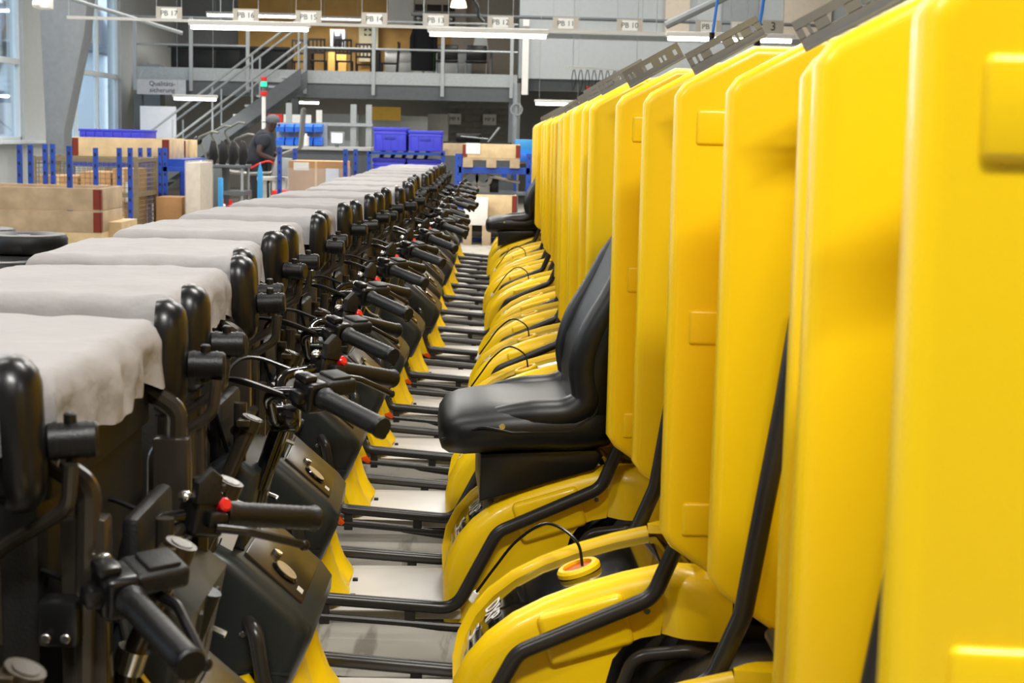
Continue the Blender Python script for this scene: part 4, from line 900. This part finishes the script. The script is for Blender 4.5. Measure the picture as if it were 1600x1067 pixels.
J = [(0, 0, .98), (.03, 0, 1.15), (.09, 0, 1.36), (.13, 0, 1.46), (.165, 0, 1.52), (.205, 0, 1.60), (.21, 0, 1.655),      # 0-6 pelvis..head
     (.10, -.19, 1.42), (.04, -.26, 1.17), (.28, -.20, 1.07), (.10, .19, 1.42), (.12, .27, 1.18), (.33, .18, 1.10),       # 7-12 arms to wrists
     (0, -.10, .93), (.03, -.12, .50), (-.04, -.12, .09), (.12, -.12, .04), (0, .10, .93), (.05, .12, .50), (.0, .12, .09), (.16, .12, .04)]
E_ = [(0, 1), (1, 2), (2, 3), (3, 4), (4, 5), (5, 6), (2, 7), (7, 8), (8, 9), (2, 10), (10, 11), (11, 12), (0, 13), (13, 14), (14, 15), (15, 16), (0, 17), (17, 18), (18, 19), (19, 20)]
Rr = [(.12, .14), (.12, .14), (.12, .15), .075, .065, (.085, .075), (.088, .076), .062, .05, .031, .062, .05, .031, .09, .062, .045, .04, .09, .062, .045, .04]
add('body', skin_mesh('body', J, E_, Rr, SKIN), wk)
sv = [(-.01, 0, .93), J[1], J[2], J[3], J[7], tuple(Vector(J[7]).lerp(Vector(J[8]), .72)), J[10], tuple(Vector(J[10]).lerp(Vector(J[11]), .72))]
add('t_shirt', skin_mesh('t_shirt', sv, [(0, 1), (1, 2), (2, 3), (2, 4), (4, 5), (2, 6), (6, 7)], [(.185, .215), (.18, .215), (.18, .225), .085, .125, .10, .125, .10], SHIRT), wk)
tv = [(0, 0, 1.0), J[13], J[14], (-.03, -.12, .12), J[17], J[18], (.01, .12, .12)]
add('trousers', skin_mesh('trousers', tv, [(0, 1), (1, 2), (2, 3), (0, 4), (4, 5), (5, 6)], [(.16, .19), .135, .105, .09, .135, .105, .09], TROU), wk)
c = MB(); c.ball((.205, 0, 1.655), .105, 10, (1.02, .9, .75)).box((.06, -.06, 1.615), (.12, .06, 1.628), .005); ob('cap', c, CAP, wk)
for s in (-1, 1):
    ob('ear', MB().ball((.195, s*.078, 1.60), .026, 6, (.6, .5, 1.2)), SKIN, wk); ob('eye', MB().ball((.282, s*.034, 1.605), .012, 6), EYE, wk)
    ob('shoe', MB().prism([(-.09, 0), (.20, 0), (.20, .04), (.08, .09), (-.08, .10)], s*.12-.05, s*.12+.05, 'y', .02, 3), BLK, wk)
ob('nose', MB().ball((.298, 0, 1.58), .018, 6, (1, .9, 1.3)), SKIN, wk); ob('mouth', MB().ball((.285, 0, 1.545), .02, 6, (.5, 1.3, .35)), LIPS, wk)
for (wr_, el) in ((9, 8), (12, 11)):
    w0 = Vector(J[wr_]); d = (w0-Vector(J[el])).normalized(); side = d.cross(Vector((0, 0, 1))).normalized(); dn = Vector((0, 0, -1)); V = [w0, w0+d*.05, w0+d*.085]; E2 = [(0, 1), (1, 2)]; R2 = [(.03, .024), (.038, .02), (.04, .018)]
    for q, (off, L) in enumerate(((-.03, .062), (-.01, .075), (.01, .07), (.03, .055))):
        b0 = len(V); V += [w0+d*.095+side*off, w0+d*(.095+L*.5)+side*off+dn*.015, w0+d*(.095+L*.8)+side*off+dn*.045]; E2 += [(2, b0), (b0, b0+1), (b0+1, b0+2)]; R2 += [.0105, .0095, .0085]
    sg = 1 if wr_ == 9 else -1; b0 = len(V); V += [w0+d*.05+side*.035*sg, w0+d*.085+side*.062*sg+dn*.015]; E2 += [(1, b0), (b0, b0+1)]; R2 += [.013, .011]
    add('hand', skin_mesh('hand', V, E2, R2, SKIN), wk)
ct = empty('assembly_table', (X(405, 22.2), 22.2, 0)); tag(ct, 'pale steel assembly table carrying the vehicle frame in front of the worker', 'table'); tz = Z(276, 22.2, 420); tw = X(447, 22.2)-X(405, 22.2)
ob('table_top', MB().box((0, -.2, tz-.05), (tw, .3, tz), .004), mat('pale_steel', 'cfd0cb', .5), ct)
for sx in (.02, tw*.55, tw-.04): ob('leg', MB().box((sx, -.18, 0), (sx+.05, -.13, tz-.05)), MATS['pale_steel'], ct); ob('leg', MB().box((sx, .22, 0), (sx+.05, .27, tz-.05)), MATS['pale_steel'], ct)
vf = empty('vehicle_frame', (X(400, 22.0), 22.0, tz)); tag(vf, 'bare grey tubular vehicle frame on the assembly table before the worker', 'frame')
for s in (-.12, .12): ob('frame_tube', MB().tube(fillet([(-.48, s, .08), (-.1, s, .04), (.25, s, .06), (.32, s, .3), (.62, s, .42), (.66, s, .95)], .07), .022, 10), STEELT, vf)
ob('footwell', MB().prism([(.24, .02), (.52, .02), (.52, .26), (.30, .28)], -.16, .16, 'y', .02), MGREY, vf); ob('cross_tube', MB().tube([(-.4, -.12, .07), (-.4, .12, .07)], .018, 8), STEELT, vf); ob('cross_tube', MB().tube([(.66, -.12, .95), (.66, .12, .95)], .018, 8), STEELT, vf)
ob('red_cable', MB().tube(spline([(-.05, -.14, .12), (.1, -.15, .2), (.22, -.14, .22), (.3, -.1, .15)], 5), .012, 6), RED, vf)
# parts trolley with bent tubes and black shells
tr = empty('parts_trolley', (X(313, 20.5), 20.5, 0)); tag(tr, 'dark parts trolley with black bin left of the worker', 'trolley'); tzz = Z(262, 20.5, 340); tw = X(382, 20.5)-X(313, 20.5)
ob('body', MB().box((0, 0, .12), (.28, .6, tzz), .015), mat('grey_bin', '4f5656', .5), tr); ob('shelf', MB().box((.28, 0, tzz-.35), (tw, .6, tzz-.3)), DGREY, tr); ob('top_tray', MB().box((0, 0, tzz), (tw, .6, tzz+.04), .005), DGREY, tr)
for sx in (.04, tw-.04):
    for sy in (.05, .55): ob('leg', MB().cyl((sx, sy, 0), (sx, sy, tzz), .02, 8), GALV, tr)
for k, (ox, hgt, lab) in enumerate(((.05, .42, 'bent grey handlebar tube with a black mirror, leftmost on the parts trolley'), (.22, .50, 'bent grey tube standing second from the left on the parts trolley'), (.40, .55, 'bent grey tube standing third from the left on the parts trolley'), (.52, .40, 'short bent grey tube at the right of the parts trolley'))):
    t = empty('bent_tube', (X(313, 20.5)+ox, 20.75, tzz+.04)); tag(t, lab, 'tube', 'bent tubes on the trolley'); ob('tube', MB().tube(fillet([(0, 0, 0), (-.06, .02, hgt*.5), (-.14, 0, hgt*.8), (.06, -.05, hgt), (.16, -.1, hgt*.98)], .05), .016, 8), STEELT, t)
    if k == 0: ob('mirror', MB().ball((-.13, -.02, hgt*.72), .06, 8, (1, .6, 1)), BLK, t)
for k in range(4):
    t = ob('black_shell', MB().prism([(0, 0), (.08, 0), (.12, .10), (.08, .30), (.03, .32), (.0, .18)], 0, .05, 'y', .01), BLK, None, (X(318, 20.3)+.02+k*.13, 20.55, tzz+.04)); tag(t, 'black plastic shell leaning on the parts trolley, %s from the left' % ('first', 'second', 'third', 'fourth')[k], 'part', 'shells on the trolley')
for (px, py, m_, nm, lab) in ((347, 318, WHITE, 'spray_bottle', 'white spray bottle with red cap below the worker'), (360, 320, REDG, 'red_bottle', 'red bottle on the floor shelf below the worker')):
    z0 = .0; zt = Z(py-14, 20.2, px); o = empty(nm, (X(px, 20.2), 20.2, zt-.32)); tag(o, lab, 'bottle'); ob('body', MB().cyl((0, 0, 0), (0, 0, .2), .045, 12, .01), m_, o); ob('cap', MB().cyl((0, 0, .2), (0, 0, .27), .02, 8), RED, o)
sh = empty('floor_shelf', (X(340, 20.1), 20.1, 0)); tag(sh, 'low dark shelf with coloured boxes between trolley and worker', 'shelf'); ob('board', MB().box((0, 0, Z(325, 20.2, 350)-.2), (.75, .5, Z(325, 20.2, 350)-.16)), DGREY, sh)
for sx in (.02, .7): ob('leg', MB().box((sx, .0, 0), (sx+.03, .5, Z(325, 20.2, 350)-.2)), DGREY, sh)
for k, (px, m_, lab) in enumerate(((368, YELP, 'small yellow box on the low shelf, left'), (378, YELP, 'small yellow box on the low shelf, right'))):
    b = add('small_bin', bme if False else MB().prism([(-.0, 0), (-.22, .0), (-.24, .08), (-.16, .11), (0, .11)], -.05, .05, 'x', .006).mesh('bin', m_), None, (X(px, 20.3), 20.45, Z(325, 20.2, 350)-.16)); tag(b, lab, 'bin')
o = ob('blue_stand', MB().prism([(-.035, 0), (.035, 0), (.03, .30+Z(305, 20.0, 408)), (0, .42+Z(305, 20.0, 408)), (-.03, .30+Z(305, 20.0, 408))], 0, .05, 'y', .006), LBLUE, None, (X(406, 19.8), 19.8, 0)); tag(o, 'light blue pointed stand in front of the worker', 'stand')
o = ob('blue_stand', MB().box((-.03, 0, 0), (.03, .05, Z(278, 19.8, 344)), .006), LBLUE, None, (X(344, 19.8), 19.8, 0)); tag(o, 'light blue upright bar left of the spray bottle', 'stand')
o = ob('red_crate', MB().box((X(424, 21.2), 21.2, 0), (X(449, 21.2), 21.6, Z(298, 21.2, 436)), .01), REDG); tag(o, 'red plastic crate under the assembly table', 'crate')
# wrapped carton in a blue rack
rack([(437, 18.5, 230), (461, 19.7, 232), (540, 18.5, 233), (556, 19.7, 233)], 'blue four-post rack around the film-wrapped carton', [(437, 540, 420, 18.5, .06)], w=.05)
wc = empty('wrapped_carton', (X(451, 18.7), 18.7, 0)); tag(wc, 'big cardboard carton half wrapped in clear stretch film inside the blue rack', 'carton'); ww = X(537, 18.7)-X(451, 18.7); zt = Z(252, 18.7, 495)
ob('carton', MB().box((0, 0, .15), (ww, .8, zt), .006), CARD, wc); ob('film', MB().box((-.012, -.012, .15), (ww+.012, .812, zt-.08), .015), FILM, wc); ob('paper_label', MB().box((.06, -.004, zt-.11), (.24, 0, zt-.015)), WHITE, wc); ob('delivery_note', MB().box((ww*.68, -.018, zt-.24), (ww*.92, -.013, zt-.08)), mat('note_paper', 'd5dbe4', .4), wc); ob('corner_edge', MB().box((ww*.48, -.008, .15), (ww*.52, 0, zt)), WOOD, wc)
for xx in (0, ww/2-.06, ww-.12): ob('pallet_block', MB().box((xx, 0, 0), (xx+.12, .8, .15)), WOOD2, wc)
# blue crates on their rack
rack([(577, 23.6, 236), (693, 23.6, 236), (577, 24.6, 237), (693, 24.6, 237)], 'blue shelf rack carrying the four blue-violet crates', [(577, 693, 238.5, 23.6, .04), (577, 693, 238.5, 24.6, .04), (577, 693, 290, 23.6, .06)], w=.06)
def crate(px0, px1, pt, pb, Y, label):
    a, b = at(px0, pb, Y), at(px1, pb, Y); t = empty('plastic_crate', ((a.x+b.x)/2, Y, at((px0+px1)/2, pb, Y).z)); tag(t, label, 'crate', 'blue-violet plastic crates'); w = (b.x-a.x)/2-.004; h = at((px0+px1)/2, pt, Y).z-at((px0+px1)/2, pb, Y).z
    ob('body', MB().box((-w*.95, 0, 0), (w*.95, .8, h*.96), .01), CRATEB, t); ob('rim', MB().box((-w, -.02, h*.86), (w, .82, h), .008), CRATEB, t); ob('rim', MB().box((-w, -.012, h*.72), (w, .812, h*.76), .004), CRATEB, t)
    for k in range(5): ob('rib', MB().box((-w*.9+k*w*.45-.008, -.014, h*.04), (-w*.9+k*w*.45+.008, 0, h*.72)), CRATEB, t)
    ob('handle', MB().box((-.08, -.018, h*.5), (.08, -.004, h*.66), .006), mat('handle_blue', '3238b8', .45) if 'handle_blue' not in MATS else MATS['handle_blue'], t)
crate(582, 636, 199, 236, 23.6, 'blue-violet plastic crate on the upper shelf, left one'); crate(637, 691, 204, 236.5, 23.6, 'blue-violet plastic crate on the upper shelf, right one')
crate(581, 634, 247, 288, 23.7, 'blue-violet plastic crate on the lower shelf, left one'); crate(635, 690, 249, 288, 23.7, 'blue-violet plastic crate on the lower shelf, right one')
for k in range(5):
    o = ob('black_part', MB().prism([(0, 0), (.05, 0), (.10, .12), (.05, .15)], 0, .3, 'y', .006), BLK, None, (X(592, 24.0)+k*.17, 24.0, Z(248, 24.0))); tag(o, 'black moulded part in the lower left crate, %s of five from the left' % ('first', 'second', 'third', 'fourth', 'fifth')[k], 'part', 'parts in the lower crates')
# right hand rack at the end of the row
rack([(717, 22.4, 240), (828, 22.4, 240), (722, 23.6, 240), (832, 23.6, 240)], 'blue pallet rack at the end of the trike row', [(717, 828, 265, 22.4, .09), (722, 832, 265, 23.6, .06), (717, 828, 373, 22.3, .05)], w=.09)
collar_crate(723, 812, 225, 261, 22.3, .8, 1, 'pine crate with red-brown corners on the upper beam of the pallet rack', WOOD)
o = ob('paper_label', MB().box((0, 0, 0), (.20, .004, .15)), WHITE, None, at(728, 240, 22.29)); tag(o, 'white paper label on the pine crate of the pallet rack', 'label')
collar_crate(728, 806, 304, 352, 21.9, .8, 1, 'pine crate with red-brown corner low in the pallet rack', WOOD)
o = simple('white_carton', (725, 309, 762, 352), 21.6, .25, WHITE, 'white carton in front of the lower pine crate', 'box', .005)
o = simple('pallet_stringer', (700, 352, 830, 362), 21.9, .8, DARKW, 'dark timber bearer under the lower pine crate', 'timber')
o = simple('white_beam', (724, 362, 822, 371), 22.55, .4, WHITE, 'white low beam beneath the lower crate', 'beam')
for (px, lab) in ((733, 'dark timber foot under the rack, left'), (763, 'dark timber foot under the rack, right')): o = ob('timber_bearer', MB().box((-.06, 0, 0), (.06, .3, Z(352, 21.6, px)), .004), WOOD2, None, (X(px, 21.55), 21.55, 0)); tag(o, lab, 'timber')
# castings and motors on the middle shelf
sf = simple('rack_shelf', (718, 302, 826, 304.5), 22.2, 1.0, DGREY, 'thin steel shelf inside the pallet rack', 'shelf')
for k, (px, lab) in enumerate(((736, 'grey cast ring on the rack shelf, left'), (757, 'larger grey cast ring on the rack shelf, right'))):
    m = MB(); m.ring((0, 0, 0), .065, .12, .10, 'y', 26); m.box((-.09, .0, -.22), (.09, .10, -.10), .01); o = ob('cast_housing', m, mat('cast_aluminium%d' % k, '8e8b85', .45, metal=.5), None, (X(px, 22.4), 22.5, Z(303, 22.2)+.23)); tag(o, lab, 'casting', 'castings on the rack shelf')
for k, (px, w_, h_, lab) in enumerate(((772, .22, .30, 'black motor block on the rack shelf beside the large ring'), (727, .12, .22, 'black motor block at the left end of the rack shelf'), (748, .12, .12, 'small black casting between the two cast rings'))):
    m = MB(); m.box((-w_/2, 0, 0), (w_/2, .3, h_*.7), .015).cyl((0, -.02, h_*.6), (0, .3, h_*.6), h_*.3, 16); o = ob('motor_block', m, BLKM, None, (X(px, 22.6), 22.62, Z(303, 22.2))); tag(o, lab, 'motor', 'motors on the rack shelf')
m = MB()
o = empty('bright_pipe', at(790, 283, 22.5)); tag(o, 'bright steel pipes lying slanted on the rack shelf', 'pipe')
for k in range(3): ob('pipe', MB().tube([(-.22, .06*k, .06), (.20, .06*k, -.02)], .022, 10), CHRM, o)
ob('cradle', MB().box((-.1, 0, Z(303, 22.2)-at(790, 283, 22.5).z), (.1, .2, .0)), DGREY, o)
for (px, lab) in ((789, 'blue upright post behind the bright pipes'), (804, 'second blue upright post near the far seat')): post('rack_post', px, 25.4, 262, lab, .09)
b = simple('light_blue_box', (805, 218, 832, 240), 24.2, .5, LBLUE, 'light blue plastic box at the end of the containers', 'box', .008)
b = simple('blue_box', (808, 240, 832, 252), 24.1, .5, BINB, 'dark blue bin under the light blue box', 'box', .008)
o = simple('bin_shelf', (800, 252, 834, 256), 24.0, .7, DGREY, 'shelf carrying the light blue box', 'shelf')
for s in (802, 832): ob('leg', MB().box((X(s, 24.3)-.02, 24.3, 0), (X(s, 24.3)+.02, 24.34, Z(253, 24.3, s))), DGREY, o)
# second bench behind with upright lever and boards
bn = empty('rear_bench', (X(690, 29.0), 29.0, 0)); tag(bn, 'low dark bench with a raised lever before the block wall', 'bench'); wq = X(800, 29.0)-X(690, 29.0); zq = Z(222, 29.0, 740)
ob('bench_top', MB().box((0, 0, zq-.06), (wq, .9, zq)), BLKM, bn); ob('front', MB().box((0, .02, .1), (wq, .06, zq-.06)), DGREY, bn); ob('lever', MB().tube([(.66*wq, .2, zq), (.82*wq, .2, zq+.28)], .02, 8), GALV, bn); ob('handle_bar', MB().tube([(.27*wq, .1, zq+.1), (.66*wq, .1, zq+.06)], .012, 6), GALV, bn); ob('vice', MB().box((.2*wq, .2, zq), (.55*wq, .6, zq+.16), .02), BLK, bn)
o = simple('pine_board', (690, 224, 727, 243), 24.8, .4, WOOD, 'bare pine crate between the blue crates and the pallet rack', 'crate')
for s in (692, 725): ob('leg', MB().box((X(s, 24.9)-.04, 24.9, 0), (X(s, 24.9)+.04, 25.0, Z(243, 24.9, s))), WOOD2, o)
pp = empty('vertical_duct', (X(806, 30.0), 30.0, 0)); tag(pp, 'slim grey vertical duct with a coiled ring beside the first container', 'duct'); ob('pipe', MB().cyl((0, 0, 0), (0, 0, Z(130, 30.0, 806)), .07, 12), GALV, pp); ob('coil', MB().ring((0, -.12, Z(171, 30.0, 806)), .09, .12, .05, 'y', 24), GALV, pp)
# cable hooks
hk = empty('cable_rack', at(945, 108, 30.0)); tag(hk, 'white rail with looped dark cables hanging above the containers', 'cable rack'); wq = X(1003, 30.0)-X(893, 30.0)
ob('rail', MB().bar((-wq/2, 0, .02), (wq/2, 0, -.03), .03, .03), WHITE, hk)
for s in (-1, 1): ob('hanger_wire', MB().tube([(s*wq*.45, 0, 0), (s*wq*.45, 0, ZC-at(945, 108, 30.0).z)], .006, 5), GALV, hk)
for k in range(10):
    x_ = -wq/2+.08+k*wq/10.5; ob('cable_loop', MB().tube(spline([(x_, 0, -.02), (x_-.03, -.01, -.2), (x_, -.01, -.40-.03*(k % 3)), (x_+.05, 0, -.22), (x_+.02, 0, -.02)], 5), .009, 5), BLK, hk)
# blue air hoses over the near containers
for (pa, pb, Yh, lab) in ((1112, 1121, 4.6, 'thin blue air hose hanging above the containers, left one'), (1183, 1193, 3.75, 'thin blue air hose hanging above the containers, right one')):
    e = at(pa, 62, Yh); o = empty('air_hose', e); tag(o, lab, 'hose', 'blue air hoses'); q = at(pb, 0, Yh)
    ob('hose', MB().tube([(0, 0, 0), (q.x-e.x, 0, q.z-e.z), ((q.x-e.x)*1.5, 0, ZC-e.z)], .0042, 8), HOSE, o); ob('coupling', MB().cyl((0, 0, -.02), (0, 0, .02), .008, 10), BLK, o)
# projector on the wall, slanted ceiling pipe, microphone boom
o = empty('spotlight', at(68, 4, 21.0)); tag(o, 'white projector lamp hanging at the top left corner', 'spotlight'); ob('body', MB().box((-.10, -.1, -.08), (.08, .2, .1), .02), WHITE, o); ob('lens', MB().cyl((-.1, -.13, -.03), (.0, -.13, -.03), .045, 14, .006), WHITE, o); ob('drop_rod', MB().cyl((0, 0, .1), (0, 0, ZC-at(68, 4, 21.0).z), .015, 6), GALV, o)
a, b = at(90, -8, 24.0), at(285, 52, 24.0); o = ob('slanted_pipe', MB().tube([a, b], .03, 10), MGREY); tag(o, 'pale slanted roof pipe crossing the top left above the rail', 'pipe')
a, b = at(910, 40, 24.0), at(958, 0, 24.0); a2 = at(720, 0, 24.0); o = ob('boom_arm', MB().tube([at(1040, 40, 24.0), at(1165, -20, 24.0)], .06, 8), MGREY); tag(o, 'grey slanted duct behind the hanging sign reading PB 9', 'duct')
o = ob('cable_bundle', MB().tube(spline([at(735, -10, 26.0), at(745, 8, 26.0), at(748, 24, 26.0), at(756, 34, 26.0)], 5), .03, 8), BLK); tag(o, 'dark cable bundle dropping beside the pendant lamp', 'cable')

# white label card leaning on the third trike's cowl
p = Vector((XV[2]-.572, YK[2]-.165, .765)); o = empty('label_card', p); tag(o, 'white printed card with bold letters KY tucked into the third trike', 'card')
ob('card', MB().box((-.045, -.002, -.07), (.045, .002, .05), .001), WHITE, o); [text('lettering', ch, .048, INKK, o, (dx, -.003, .018-.35*dx), (1, 0, -.35), (.35, 0, 1)) for ch, dx in (('K', -.014), ('Y', .018))]
for k in range(4): ob('print_bar', MB().box((-.02+k*.012, -.0028, -.05), (-.017+k*.012, -.002, -.03)), INKK, o)
o.rotation_euler = (0, .35, 0)
